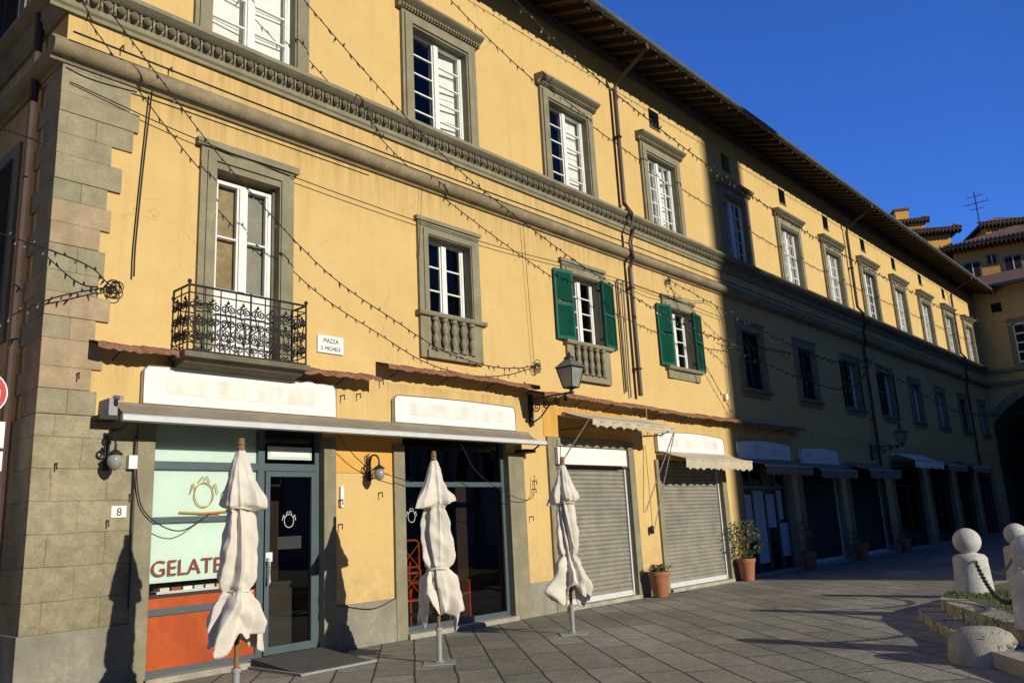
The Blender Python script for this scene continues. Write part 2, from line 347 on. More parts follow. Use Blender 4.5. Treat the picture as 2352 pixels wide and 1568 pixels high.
for i,(a,b,c,d) in enumerate(F1):
    k='stone'
    if i==0:
        mb.box(a-.24,a,-.06,0,4.0,7.0,k); mb.box(b,b+.24,-.06,0,4.0,7.0,k); mb.box(a,b,-.058,0,d,7.0,k)
        mb.box(a-.31,b+.31,-.10,0,6.98,7.08,k); mb.box(a-.15,a-.02,-.085,-.06,4.0,6.8,k); mb.box(b+.02,b+.15,-.085,-.06,4.0,6.8,k)
        mb.box(a-.15,b+.15,-.087,-.056,6.8,6.93,k)
    else:
        zb={1:4.45,2:4.45,3:4.88}.get(i,c-.2)
        mb.box(a-.23,a,-.06,0,zb,d+.24,k); mb.box(b,b+.23,-.06,0,zb,d+.24,k); mb.box(a,b,-.058,0,d,d+.24,k)
        mb.box(a-.28,b+.28,-.09,0,d+.24,d+.31,k)
        mb.box(a-.12,a-.02,-.08,-.06,c,d+.1,k); mb.box(b+.02,b+.12,-.08,-.06,c,d+.1,k); mb.box(a-.12,b+.12,-.082,-.056,d+.02,d+.12,k)
        mb.box(a,b,-.04,.0,zb,c-.05,'stone_d' if i in(1,2) else k)
        mb.prism([(.28,c-.06),(-.06,c-.06),(-.12,c-.04),(-.14,c),(-.14,c+.03),(.28,c+.03)],a-.3,b+.3,k)
        if i in(1,2):
            mb.box(a-.1,b+.1,-.10,-.04,zb,zb+.13,k)
            n=5
            for j in range(n):
                cx=a+.08+(b-a-.16)*j/(n-1); h=c-.06-(zb+.13); z0=zb+.13
                mb.lathe(cx,-.09,[(.06,z0),(.06,z0+.04),(.03,z0+.07),(.062,z0+h*.3),(.05,z0+h*.42),(.028,z0+h*.5),(.05,z0+h*.58),(.062,z0+h*.7),(.03,z0+h-.07),(.06,z0+h-.04),(.06,z0+h)],k,10)
mb.build('window_surrounds',B,bevel=0)
wj=MB(); gl=MB()
def sash(x0,x1,z0,z1,y,cols,rows,fk='white',back=None,backk='white_sh',fw=.05,solid=None):
    t=.045
    wj.box(x0,x0+fw,y-t,y+t,z0,z1,fk); wj.box(x1-fw,x1,y-t,y+t,z0,z1,fk)
    wj.box(x0+fw,x1-fw,y-t+.002,y+t,z1-fw,z1,fk); wj.box(x0+fw,x1-fw,y-t+.002,y+t,z0,z0+fw*1.4,fk)
    xm=(x0+x1)/2
    wj.box(xm-.055,xm+.055,y-t-.015,y+t,z0+fw*1.4,z1-fw,fk)
    for s,(a,b) in enumerate(((x0+fw,xm-.055),(xm+.055,x1-fw))):
        wj.box(a,a+.03,y-.03,y+.03,z0+fw*1.4,z1-fw,fk); wj.box(b-.03,b,y-.03,y+.03,z0+fw*1.4,z1-fw,fk)
        for c in range(1,cols):
            xx=a+(b-a)*c/cols; wj.box(xx-.012,xx+.012,y-.025,y+.025,z0+fw,z1-fw,fk)
        for r in range(1,rows):
            zz=z0+fw+(z1-z0-2*fw)*r/rows; wj.box(a+.03,b-.03,y-.022,y+.022,zz-.013,zz+.013,fk)
        gl.pane(a+.01,b-.01,y,z0+fw,z1-fw,'glass')
        if back and back[s]:
            yb=y+.10
            ang=math.radians(R(2,9))*(1 if s==0 else -1); hx=a-.03 if s==0 else b+.03; w=b-a+.06
            T=Matrix.Translation((hx,yb,0))@Matrix.Rotation(ang,4,'Z')
            q0,q1=(0,w) if s==0 else (-w,0)
            wj.box(q0,q1,0,.025,z0,z1,backk,T)
            for r in range(4):
                za=z0+.08+(z1-z0-.1)*r/4; zb_=za+(z1-z0-.1)/4-.08
                wj.box(q0+.07,q1-.07,-.014,.001,za,zb_,backk,T)
W2b=[(1,1),(0,1),(0,1),(1,1),(1,1),(1,1),(1,1),(1,0),(1,1),(1,1),(0,1),(1,1)]
for i,c in enumerate(W2):
    sash(c-.69,c+.69,8.67,10.66,.13,1 if i<3 else 2,5 if i else 4,back=W2b[i])
a,b,c,d=F1[0]
sash(a+.04,b-.04,4.95,6.62,.16,1,2,back=None)
wj.box(a,a+.04,.08,.24,4.0,6.7,'stone_d'); wj.box(b-.04,b,.08,.24,4.0,6.7,'stone_d')
wj.box(a+.04,b-.04,.12,.2,4.0,4.95,'white'); wj.box(a+.12,(a+b)/2-.06,.10,.12,4.1,4.85,'white_sh'); wj.box((a+b)/2+.06,b-.12,.10,.12,4.1,4.85,'white_sh')
wj.box(a+.06,(a+b)/2-.03,.23,.24,4.96,6.6,'curt'); wj.box((a+b)/2+.03,b-.06,.23,.24,4.96,6.6,'curt2')
a,b,c,d=F1[1]; sash(a+.02,b-.02,c+.03,d,.17,1,3)
a,b,c,d=F1[2]; sash(a+.02,b-.02,c+.03,d,.17,1,4)
a,b,c,d=F1[3]; sash(a+.02,b-.02,c+.03,d,.17,1,4)
def louver(M4,w,h,k):
    wj.box(0,.05,-.02,.02,0,h,k,M4); wj.box(w-.05,w,-.02,.02,0,h,k,M4)
    for z in (0,h*.5-.03,h-.07): wj.box(.05,w-.05,-.019,.019,z,z+.07,k,M4)
    z=.08
    while z<h-.09:
        R4=M4@Matrix.Translation((0,0,z))@Matrix.Rotation(math.radians(-38),4,'X')
        if abs(z-h*.5)>.045: wj.box(.05,w-.05,-.004,.004,0,.05,k,R4)
        z+=.042
def shut(x,y,z,ang,w,h,k): louver(Matrix.Translation((x,y,z))@Matrix.Rotation(math.radians(ang),4,'Z'),w,h,k)
for (a,b,c,d) in F1[2:4]:
    shut(a-.01,-.13,c+.03,180-9,.52,d-c-.0,'green'); shut(b+.01,-.13,c+.03,9,.55,d-c-.0,'green')
    for z in (c+.2,d-.2): wj.box(a-.05,a+.02,-.13,.0,z,z+.03,'iron'); wj.box(b-.02,b+.05,-.13,0,z,z+.03,'iron')
for i,(a,b,c,d) in enumerate(F1[4:]):
    if i in(0,1,6): 
        shut(a+.01,.08,c+.03,0,(b-a)/2-.01,d-c-.03,'dshut'); shut((a+b)/2+.002,.08,c+.03,0,(b-a)/2-.01,d-c-.03,'dshut')
        wj.box(a,b,.12,.14,c,d,'dark')
    else:
        sash(a+.02,b-.02,c+.03,d,.17,1,4)
        if i<4: shut(a-.01,-.13,c+.03,180-25,.5,d-c,'dshut'); shut(b+.01,-.13,c+.03,25,.5,d-c,'dshut')
for c in vents: wj.box(c-.25,c+.25,.2,.22,11.56,12.08,'dark'); wj.box(c-.25,c+.25,-.03,.1,11.53,11.565,'stone_d')
def side_shut(y0,y1,z0,z1):
    m=(y0+y1)/2
    for ya in (y0,m):
        louver(Matrix.Translation((X0-.05,ya+.01,z0))@Matrix.Rotation(math.pi/2,4,'Z'),(y1-y0)/2-.02,z1-z0,'dshut')
    wj.box(X0+.1,X0+.12,y0,y1,z0,z1,'dark')
for h in sideh: side_shut(*h)
for h in sideh: 
    for (a,b,c,d) in ((h[0]-.2,h[0],h[2]-.1,h[3]+.2),(h[1],h[1]+.2,h[2]-.1,h[3]+.2),(h[0],h[1],h[3],h[3]+.2),(h[0],h[1],h[2]-.1,h[2])):
        wj.box(X0-.04,X0-.001,a,b,c,d,'stone')
wj.tube([(X0-.1,.75,12.6),(X0-.1,.75,.1)],.055,'pipe',8)
wj.build('window_joinery_and_shutters',B)
gl.build('window_panes',B)
# quoins
mb=MB(); z=3.12; i=0
edges=[3.86,3.78,3.9,3.8,3.95,3.8,3.86,3.78,3.9,3.84,4.0,3.86,4.12,4.18,4.06,4.14,3.95]
cols=['q1','q2','q2','q1','q2','q2','q1','q1','q2','q3','q1','q1','q1','q3','q1','q3','q1']
while z<7.46:
    h=[.29,.26,.33,.27][i%4]; h=min(h,7.49-z)
    e=edges[i%len(edges)]
    mb.box(X0-.035,X0+(e-X0)*.47,-.03-.006*((i*7)%3),.001,z,z+h-.003,cols[i%17]) if i%3==0 else None
    s0=X0+(e-X0)*.47+.003 if i%3==0 else X0-.035
    mb.box(s0,e,-.028-.006*((i*5)%3),.001,z,z+h-.003,cols[(i+(i%2))%17])
    mb.box(X0-.034,X0+.001,-.001,.5+.25*(i%2),z,z+h-.003,cols[(i+3)%17])
    z+=h; i+=1
mb.build('quoins',B,bevel=.006)
mb=MB()
mb.box(X0-.04,4.36,-.04,.0,.72,3.11,'ash'); mb.box(X0-.04,-0+X0-.001,.0,2.2,.72,3.11,'ash')
mb.box(X0-.07,4.36,-.07,.0,0,.72,'plinth'); mb.box(X0-.07,X0-.001,.0,29,0,.72,'plinth')
def jamb(a,b,z,k='stone',p=.055): mb.box(a,b,-p,.0,0,z,k)
jamb(4.36,4.58,3.2); jamb(7.07,7.28,3.0); jamb(8.38,8.6,2.95); jamb(11.05,11.47,2.9)
mb.box(7.28,8.38,-.045,0,0,.62,'plinth'); mb.box(11.47,12.2,-.045,0,0,.58,'plinth')
jamb(12.2,12.5,3.1); jamb(14.92,15.13,3.1); mb.box(12.5,14.92,-.05,0,3.08,3.25,'stone')
mb.box(12.2,12.5,-.052,0,3.1,3.25,'stone'); mb.box(14.92,15.13,-.052,0,3.1,3.25,'stone')
mb.box(15.13,15.98,-.045,0,0,.5,'plinth')
jamb(15.98,16.15,2.9); jamb(19.0,19.22,2.9); mb.box(19.22,19.9,-.045,0,0,.5,'plinth')
for (a,b,c,d) in SH[4:]:
    jamb(a-.22,a,d); jamb(b,b+.22,d); mb.box(a-.22,b+.22,-.057,0,d,d+.2,'stone')
    mb.box(b+.24,b+.85,-.04,0,0,.5,'plinth')
for (a,b,c,d) in SH: mb.box(a-.02,b+.02,-.12,.29,0,.075,'step')
mb.build('shop_surrounds',B,bevel=.006)
mb=MB(); mb.box(12.15,15.1,-.012,0,3.26,3.85,'plaster2'); mb.box(7.3,8.36,-.012,0,2.5,3.2,'plaster2'); mb.build('painted_lintel',B)
# ------------------------------------------------------------------ shops
sh=MB(); sg=MB()
y=.12
def bar(x0,x1,z0,z1,k='teal',y0=y-.04,y1=y+.04): sh.box(x0,x1,y0,y1,z0,z1,k)
bar(4.58,4.64,.07,3.2); bar(7.0,7.07,.07,3.2); bar(6.08,6.18,.07,3.2); 
bar(4.64,6.08,2.52,2.62,y0=.085); bar(6.18,7.0,2.52,2.62,y0=.085); bar(4.64,6.08,1.86,1.93,y0=.085); bar(4.64,6.08,.76,.84,y0=.085); bar(4.64,6.08,.07,.14,y0=.085)
sh.box(4.64,6.08,.11,.13,.14,.76,'orange'); sh.box(4.64,6.08,.11,.13,.84,.96,'orange')
sh.box(4.64,6.08,.14,.15,1.14,1.86,'pale'); sh.box(4.64,6.08,.14,.15,1.93,2.52,'pale'); sh.box(4.64,6.08,.14,.15,2.62,3.2,'pale')
sg.pane(4.64,6.08,.12,.96,2.52,'glass'); sg.pane(4.64,6.08,.12,2.62,3.2,'glass')
sg.pane(6.27,6.92,.10,.2,2.44,'glassd'); sg.pane(6.18,7.0,.12,2.62,3.2,'glassd')
for q in ((6.19,6.26,.1,2.51),(6.93,6.99,.1,2.51)): bar(*q,y0=.06,y1=.13)
bar(6.26,6.93,2.44,2.51,y0=.062,y1=.13); bar(6.26,6.93,.1,.2,y0=.062,y1=.13)
sh.box(6.24,6.95,.9,.92,.1,3.2,'dark_br'); sh.box(6.4,6.9,.5,.8,.07,1.0,'rubber'); sh.box(6.16,6.2,.13,1.0,.07,3.2,'dark'); sh.box(7.0,7.04,.13,1.0,.07,3.2,'dark')
sh.box(6.23,6.95,.09,.1,2.68,2.86,'greenw'); sh.box(6.27,6.91,.086,.09,2.72,2.82,'plate')
sh.tube([(6.22,.02,1.0),(6.22,-.02,1.03),(6.22,-.02,1.32),(6.22,.02,1.35)],.014,'alu'); sh.box(6.2,6.3,.05,.06,1.3,1.42,'plate')
sh.box(4.66,6.06,.2,.9,.3,1.0,'dark_br'); sh.box(4.8,5.9,.22,.5,1.0,1.03,'alu')
for i in range(7): sh.box(4.85+i*.15,4.97+i*.15,.24,.42,1.03,1.07,['cloth','orange','plate','greenw','cloth','gold','plate'][i])
for q in ((8.6,8.67,.07,3.1),(10.98,11.05,.07,3.1)): bar(*q)
bar(8.67,10.98,2.30,2.38,y0=.085); bar(8.67,10.98,.07,.16,y0=.085); 
sg.pane(8.67,10.98,.12,.16,2.3,'glassd'); sg.pane(8.67,10.98,.12,2.38,3.1,'glassd')
sh.box(8.0,11.8,3.9,3.95,0,3.4,'dark_br'); sh.box(7.96,11.84,.31,3.9,.05,.07,'dark_br'); sh.box(10.7,11.3,1.0,1.05,.07,3.1,'dark_br')
def chair(cx,cy,rz):
    T=Matrix.Translation((cx,cy,.07))@Matrix.Rotation(rz,4,'Z')
    def tb(p,r=.018): sh.tube([T@Vector(q) for q in p],r,'chairc',6)
    sh.box(-.2,.2,-.2,.2,.44,.47,'chairc',T)
    for a in(-.18,.18):
        tb([(a,-.18,0),(a,-.18,.45)]); tb([(a,.2,0),(a,.18,.45),(a*.9,.22,.92)])
        tb([(a,-.18,.22),(a,.19,.22)])
        tb([(a,.18,.66),(a*1.15,.0,.68),(a*1.15,-.18,.64),(a,-.18,.46)])
    tb([(-.16,.22,.92),(-.1,.23,.97),(.1,.23,.97),(.16,.22,.92)],.018)
    tb([(-.16,.2,.55),(.16,.22,.9)],.01); tb([(.16,.2,.55),(-.16,.22,.9)],.01)
for q in ((8.98,.45,2.9),(9.2,1.1,3.4),(10.2,.55,.4)): chair(*q)
def stacked(cx,cy,rz,dz):
    n0=len(sh.v); chair(cx,cy,rz)
    for i in range(n0,len(sh.v)): v=sh.v[i]; sh.v[i]=(v[0],v[1],v[2]+dz)
stacked(8.98,.47,2.9,.42)
sh.lathe(9.45,.6,[(.2,.07),(.2,.09),(.03,.1),(.03,.75),(.34,.76),(.34,.79)],'chairc',18)
def roller(x0,x1,z0,z1,yy=.12,k='roller'):
    h=.085; n=int((z1-z0)/h); h=(z1-z0)/n
    prof=[]
    for j in range(n):
        z=z0+j*h; prof+=[(yy,z),(yy-.022,z+h*.2),(yy-.026,z+h*.5),(yy-.018,z+h*.8)]
    prof.append((yy,z1)); 
    vs=[(x,p,z) for x in(x0,x1) for p,z in prof]; m=len(prof)
    sh.faces(vs,[(i,m+i,m+i+1,i+1) for i in range(m-1)],k)
    sh.box(x0,x0+.05,yy-.06,yy+.02,z0,z1,'alu'); sh.box(x1-.05,x1,yy-.06,yy+.02,z0,z1,'alu')
    sh.box(x0+.05,x1-.05,yy-.04,yy+.01,z0-.0,z0+.1,'alu')
roller(12.5,14.92,.075,2.7); sh.box(12.38,14.7,-.14,-.06,2.72,3.05,'sign'); sh.box(12.5,14.92,-.02,.29,2.7,3.08,'stone_d')
roller(16.15,19.0,.075,2.9)
for i in (5,6): a,b,c,d=SH[i]; roller(a,b,.075,d,k='dshut' )
for i in (7,8,9,10):
    a,b,c,d=SH[i]
    for x in (a,(a+b)/2-.03,b-.06): sh.box(x,x+.06,.08,.16,.075,d,'dshut')
    sh.box(a,b,.082,.158,2.3,2.38,'dshut'); sg.pane(a+.06,b-.06,.12,.1,d,'glassd')
a,b,c,d=SH[4]
for x in (a,a+.7,a+1.45,a+2.15,b-.06): sh.box(x,x+.06,.08,.16,.075,d,'teal')
sh.box(a,b,.082,.158,2.25,2.33,'teal'); sg.pane(a+.06,b-.06,.12,.1,d,'glassd')
for (p,q,r,s_) in ((a+.1,a+.66,.9,2.1),(a+.8,a+1.4,.3,2.2),(a+1.55,a+2.05,1.2,2.1),(a+2.25,b-.1,.4,1.3),(a+2.25,b-.3,1.4,2.2)): sh.box(p,q,.10,.105,r,s_,'poster')
sh.build('shop_fronts',B); sg.build('shop_glass',B)
text('GELATERIA',(4.66,.105,1.22),.27,'inkr',B,align='LEFT',name='shop_lettering')
def mark(cx,cz,s,k,yy):
    m=MB()
    m.tube([(cx+s*.5*math.cos(a),yy,cz+s*.6*math.sin(a)) for a in [2*math.pi*i/20 for i in range(21)]],s*.03,k,5)
    for d in(-1,1): m.tube([(cx+d*s*(.5+.25*t),yy,cz+s*(.3+.25*math.sin(t*5))) for t in [i/8 for i in range(9)]],s*.025,k,5)
    m.tube([(cx-.3*s,yy,cz+.62*s),(cx-.1*s,yy,cz+.9*s),(cx,yy,cz+.7*s),(cx+.12*s,yy,cz+.92*s),(cx+.3*s,yy,cz+.6*s)],s*.03,k,5)
    m.build('shop_mark',B)
mark(5.32,2.2,.26,'gold',.105); mark(6.58,1.83,.15,'plate',.09)
mark(8.85,1.83,.15,'plate',.105)
m=MB(); m.tube([(5.0,.105,1.985),(5.3,.105,1.965),(5.7,.105,1.985)],.013,'gold',5); m.box(5.25,5.55,.1,.105,1.95,1.97,'red'); m.box(6.4,6.78,.088,.092,1.45,1.62,'dshut'); m.build('shop_mark_base',B)
# ------------------------------------------------------------------ canopies
def canopy(x0,x1,z,k='rust',p=.32):
    m=MB(); n=int((x1-x0)/.06)
    vs=[];fs=[]
    sag=0
    for i in range(n+1):
        sag=sag*.9+R(-.012,.012)
        x=x0+(x1-x0)*i/n; w=.012*(i%2)+R(-.006,.006)+sag
        vs+= [(x,0,z+.09+w),(x,-p,z+w),(x,-p-.005,z-.06+w+R(-.016,.006)),(x,-p+.012,z-.05+w),(x,-p+.014,z-.012+w),(x,0,z+.07+w)]
    for i in range(n):
        for j in range(5): fs.append((i*6+j,i*6+j+1,i*6+6+j+1,i*6+6+j))
    m.faces(vs,fs,k)
    x=x0+.3
    while x<x1: m.tube([(x,0,z-.12),(x,-p+.03,z-.02)],.01,'iron',5); x+=1.1
    return m.build('rusty_canopy',B)
canopy(3.73,7.95,3.94); canopy(8.08,11.75,4.16); canopy(11.77,15.85,4.04); canopy(15.87,20.0,3.97); canopy(20.05,24.0,3.94,'stone_d')
def board(x0,x1,z0,z1,arch=.06,y0=-.09):
    m=MB(); n=24; pts=[]
    pts.append((x0,z0)); pts.append((x1,z0)); pts.append((x1,z1-.06))
    for i in range(n+1):
        t=i/n; x=x1-.05-(x1-x0-.1)*t; pts.append((x,z1+arch*math.sin(math.pi*t)))
    pts.append((x0,z1-.06))
    vs=[(x,yy,z) for yy in(y0,y0+.07) for x,z in pts]; k=len(pts)
    m.faces(vs,[tuple(range(k)),tuple(range(k,2*k))[::-1]]+[(i,k+i,k+(i+1)%k,(i+1)%k) for i in range(k)],'sign')
    rim=[(x,y0-.004,z) for x,z in pts]; rim.append(rim[0]); m.tube(rim,.008,'stone_d',5)
    m.box(x0+(x1-x0)*.1,x1-(x1-x0)*.12,y0-.004,y0-.001,z0+(z1-z0)*.3,z0+(z1-z0)*.78,'smudge')
    return m.build('shop_sign_board',B)
def smudge():
    m=bpy.data.materials.new('faded_lettering'); m.use_nodes=True; nt=m.node_tree; p=nt.nodes['Principled BSDF']
    tc=N(nt,'ShaderNodeTexCoord').outputs['Object']
    f=ramp(nt,noise(nt,mapping(nt,tc,(3.2,1,1.2)),1.4,2,.4),.35,.7)
    nt.links.new(mixc(nt,f,(.76,.735,.68),(.60,.52,.42)),p.inputs['Base Color']); p.inputs['Roughness'].default_value=.5
    return m
M['smudge']=smudge()
board(4.38,7.25,3.30,3.78,.04); board(8.38,11.25,3.30,3.74,.02); board(16.07,19.2,3.08,3.5,.06); board(20.0,23.2,3.02,3.48,.06); board(23.93,26.9,2.98,3.42,.06)
def cassette(x0,x1,zw,zf,p,k='canvas_g',fk='alu',nm='retracted_awning',scallop=0):
    o=empty(nm); m=MB()
    m.tube([(x0,-.16,zw-.03),(x1,-.16,zw-.03)],.055,k,10)
    n=max(2,int((x1-x0)/.15)); vs=[];fs=[]
    for i in range(n+1):
        x=x0+(x1-x0)*i/n
        for j in range(5):
            t=j/4; vs.append((x,-.16-(p-.16)*t,zw+.02-(zw-zf)*t-.025*math.sin(math.pi*t)*(1+.6*math.sin(x*2.3))+R(-.004,.004)))
    for i in range(n):
        for j in range(4): fs.append((i*5+j,i*5+j+1,i*5+6+j,i*5+5+j))
    m.faces(vs,fs,k)
    if not scallop:
        m.prism([(-p-.045,zf-.045),(-p+.0,zf-.06),(-p+.03,zf-.03),(-p+.03,zf+.02),(-p-.02,zf+.03),(-p-.045,zf+.01)],x0-.06,x1+.06,fk)
    else:
        m.tube([(x0,-p,zf),(x1,-p,zf)],.025,fk,8)
        nn=int((x1-x0)/.3); vs=[];fs=[];K=nn*8
        for i in range(K+1):
            x=x0+(x1-x0)*i/K; dz=scallop-.05*abs(math.cos(math.pi*i/8)); yy=-p-.02*math.sin(i*.55)-.012*math.sin(i*1.3)
            vs+=[(x,-p-.01,zf+.01),(x,yy-.015,zf-dz*.5),(x,yy,zf-dz)]
        for i in range(K): fs+=[(i*3,i*3+1,i*3+4,i*3+3),(i*3+1,i*3+2,i*3+5,i*3+4)]
        m.faces(vs,fs,k)
    for x in (x0+.04,x1-.04):
        m.tube([(x,-.02,zf-.1),(x,-p*.6,zf-.12),(x,-p,zf-.02)],.016,'iron',6)
    m.build('canvas_and_arms',o,smooth=True)
    return o
o=cassette(4.02,11.5,3.26,3.06,.52)
m=MB(); m.box(3.8,4.02,-.3,0,3.05,3.1,'iron'); m.tube([(3.98,-.25,3.32),(3.98,-.45,3.28)],.03,'galv',6); m.box(3.9,4.0,-.3,-.02,3.1,3.3,'galv'); m.box(11.3,11.6,-.25,0,2.9,2.96,'iron'); m.build('end_brackets',o)
o=cassette(12.6,15.6,3.72,3.5,.85,k='canvas',fk='canvas',scallop=.14,nm='canvas_awning')
m=MB()
m.tube([(12.5,-.85,3.5),(12.42,-.05,2.6)],.012,'galv',6); m.tube([(15.62,-.85,3.5),(15.4,-.05,1.75)],.012,'galv',6)
m.tube([(15.7,-.8,3.5),(15.7,-.05,1.4)],.01,'galv',6); m.lathe(15.55,-.08,[(.03,1.28),(.05,1.32),(.05,1.42),(.02,1.46)],'iron',8)
for i in range(9):
    x=12.9+i*.3; m.tube([(x+t*.3,-.5-.1*math.sin(t*3),3.42-.1*math.sin(math.pi*t)) for t in [j/6 for j in range(7)]],.006,'canvas',4)
m.build('stays',o)
cassette(16.1,19.3,3.06,2.86,.75,k='canvas',fk='canvas',scallop=.24,nm='canvas_awning')
cassette(20.2,23.2,3.0,2.8,.7,k='canvas_g',fk='canvas',scallop=.26,nm='canvas_awning')
cassette(24.0,26.9,2.95,2.75,.6,k='canvas_g',fk='canvas',scallop=.26,nm='canvas_awning')
cassette(27.8,30.9,3.0,2.8,.7,k='canvas_g',fk='canvas',scallop=.3,nm='canvas_awning')
cassette(32.0,35.6,3.5,3.2,.9,k='sign',fk='alu',nm='canvas_awning',scallop=.3)
cassette(36.6,39.6,3.4,3.1,.8,k='canvas_g',fk='alu',nm='canvas_awning',scallop=.25)
cassette(40.6,43.5,3.4,3.1,.8,k='canvas_g',fk='alu',nm='canvas_awning',scallop=.25)
# ------------------------------------------------------------------ balcony
o=empty('iron_balcony')
m=MB(); bx0,bx1,by,bz0,bz1=4.76,6.5,-.42,3.97,4.82
m.box(bx0-.05,bx1+.05,by-.04,0,bz0-.09,bz0-.02,'stone_d')
m.prism([(by+.02,bz0-.09),(by+.1,bz0-.15),(0,bz0-.2),(0,bz0-.09)],bx0,bx1,'stone_d')
for z,r in ((bz1,.016),(bz1-.1,.009),(bz0+.1,.009),(bz0+.0,.012)):
    m.tube([(bx0,0,z),(bx0,by,z)],r,'iron',6); m.tube([(bx0,by,z),(bx1,by,z)],r,'iron',6); m.tube([(bx1,by,z),(bx1,0,z)],r,'iron',6)
for x in (bx0,bx1,(bx0+bx1)/2): m.tube([(x,by,bz0-.04),(x,by,bz1+.03)],.013,'iron',6)
for x in (bx0,bx1): m.sphere((x,by,bz1+.045),.03,'iron',8,5)
def spiral(c,r,turn,start,d,plane,flip=1):
    pts=[]
    for i in range(22):
        t=i/21; a=start+flip*turn*t*2*math.pi; rr=r*(1-t*.82)
        u=c[0]+rr*math.cos(a); z=c[1]+rr*math.sin(a)
        pts.append((u,d,z) if plane=='x' else (d,u,z))
    return pts
def scrollpanel(u0,u1,d,plane,n):
    w=(u1-u0)/n
    for i in range(n):
        ua=u0+w*i; uc=ua+w/2
        m.tube([((ua,d,bz0) if plane=='x' else (d,ua,bz0)),((ua,d,bz1) if plane=='x' else (d,ua,bz1))],.009,'iron',5)
        for zc,fl in ((bz0+.21,1),(bz0+.40,-1),(bz0+.60,1)):
            for s in(-1,1):
                m.tube(spiral((uc+s*w*.24,zc),w*.27,1.6,math.pi/2*fl,d,plane,s*fl),.0105,'iron',5)
        pts=[(uc+w*.2*math.sin(t*6.28),d,bz0+.12+t*.6) if plane=='x' else (d,uc+w*.2*math.sin(t*6.28),bz0+.12+t*.6) for t in [j/14 for j in range(15)]]
        m.tube(pts,.009,'iron',5)
        for t in (.1,.5,.9):
            z=bz0+.1+t*.65; c=(uc,d,z) if plane=='x' else (d,uc,z); m.sphere(c,.022,'iron',6,4)
scrollpanel(bx0,bx1,by,'x',8); scrollpanel(by,0,bx0,'y',2); scrollpanel(by,0,bx1,'y',2)
m.build('railing',o)
# ------------------------------------------------------------------ plaques
o=empty('street_name_plaque'); m=MB(); m.box(6.97,7.44,-.03,0,4.28,4.55,'plate'); m.build('plate',o,bevel=.006)
text('PIAZZA',(7.205,-.033,4.44),.095,'ink',o,sx=.85); text('S. MICHELE',(7.205,-.033,4.325),.085,'ink',o,sx=.85)
o=empty('house_number_plaque'); m=MB(); m.box(4.09,4.27,-.06,-.03,1.93,2.07,'plate'); m.build('plate',o,bevel=.01)
text('8',(4.18,-.063,1.955),.13,'ink',o)
# ------------------------------------------------------------------ wall sconces
m_,nt_,p_=base_mat('milky_lantern_glass'); p_.inputs['Roughness'].default_value=.12
tc_=N(nt_,'ShaderNodeTexCoord').outputs['Object']; nt_.links.new(mixc(nt_,noise(nt_,tc_,6),(.36,.37,.33),(.12,.13,.12)),p_.inputs['Base Color']); M['milk']=m_
def sconce(x,z):
    o=empty('wall_lamp'); m=MB()
    m.box(x-.03,x+.03,-.07,-.03,z-.14,z+.16,'iron')
    m.tube([(x,-.06,z-.1)]+[(x,-.06-.12*(1-math.cos(t)),z+.12+.12*math.sin(t)) for t in [i*math.pi/8 for i in range(0,9)]]+[(x,-.3,z+.06)],.014,'iron',6)
    for s in(-1,1): m.tube([(p[0],-.07,p[2]) for p in spiral((x+s*.07,z-.05*s),.07,1.5,1.5,0,'x',s)],.011,'iron',5)
    m.tube([(p[0],-.07,p[2]) for p in spiral((x,z+.2),.06,1.5,1.5,0,'x',1)],.010,'iron',5)
    m.lathe(x,-.3,[(.02,z+.08),(.05,z+.06),(.085,z+.03),(.085,z+.02)],'iron',12)
    m.build('bracket',o,smooth=True)
    m=MB(); m.lathe(x,-.3,[(.06,z+.02),(.085,z-.03),(.082,z-.08),(.05,z-.13),(.01,z-.16)],'milk',14); m.build('glass_shade',o,smooth=True)
sconce(4.0,2.62); sconce(7.88,2.52)
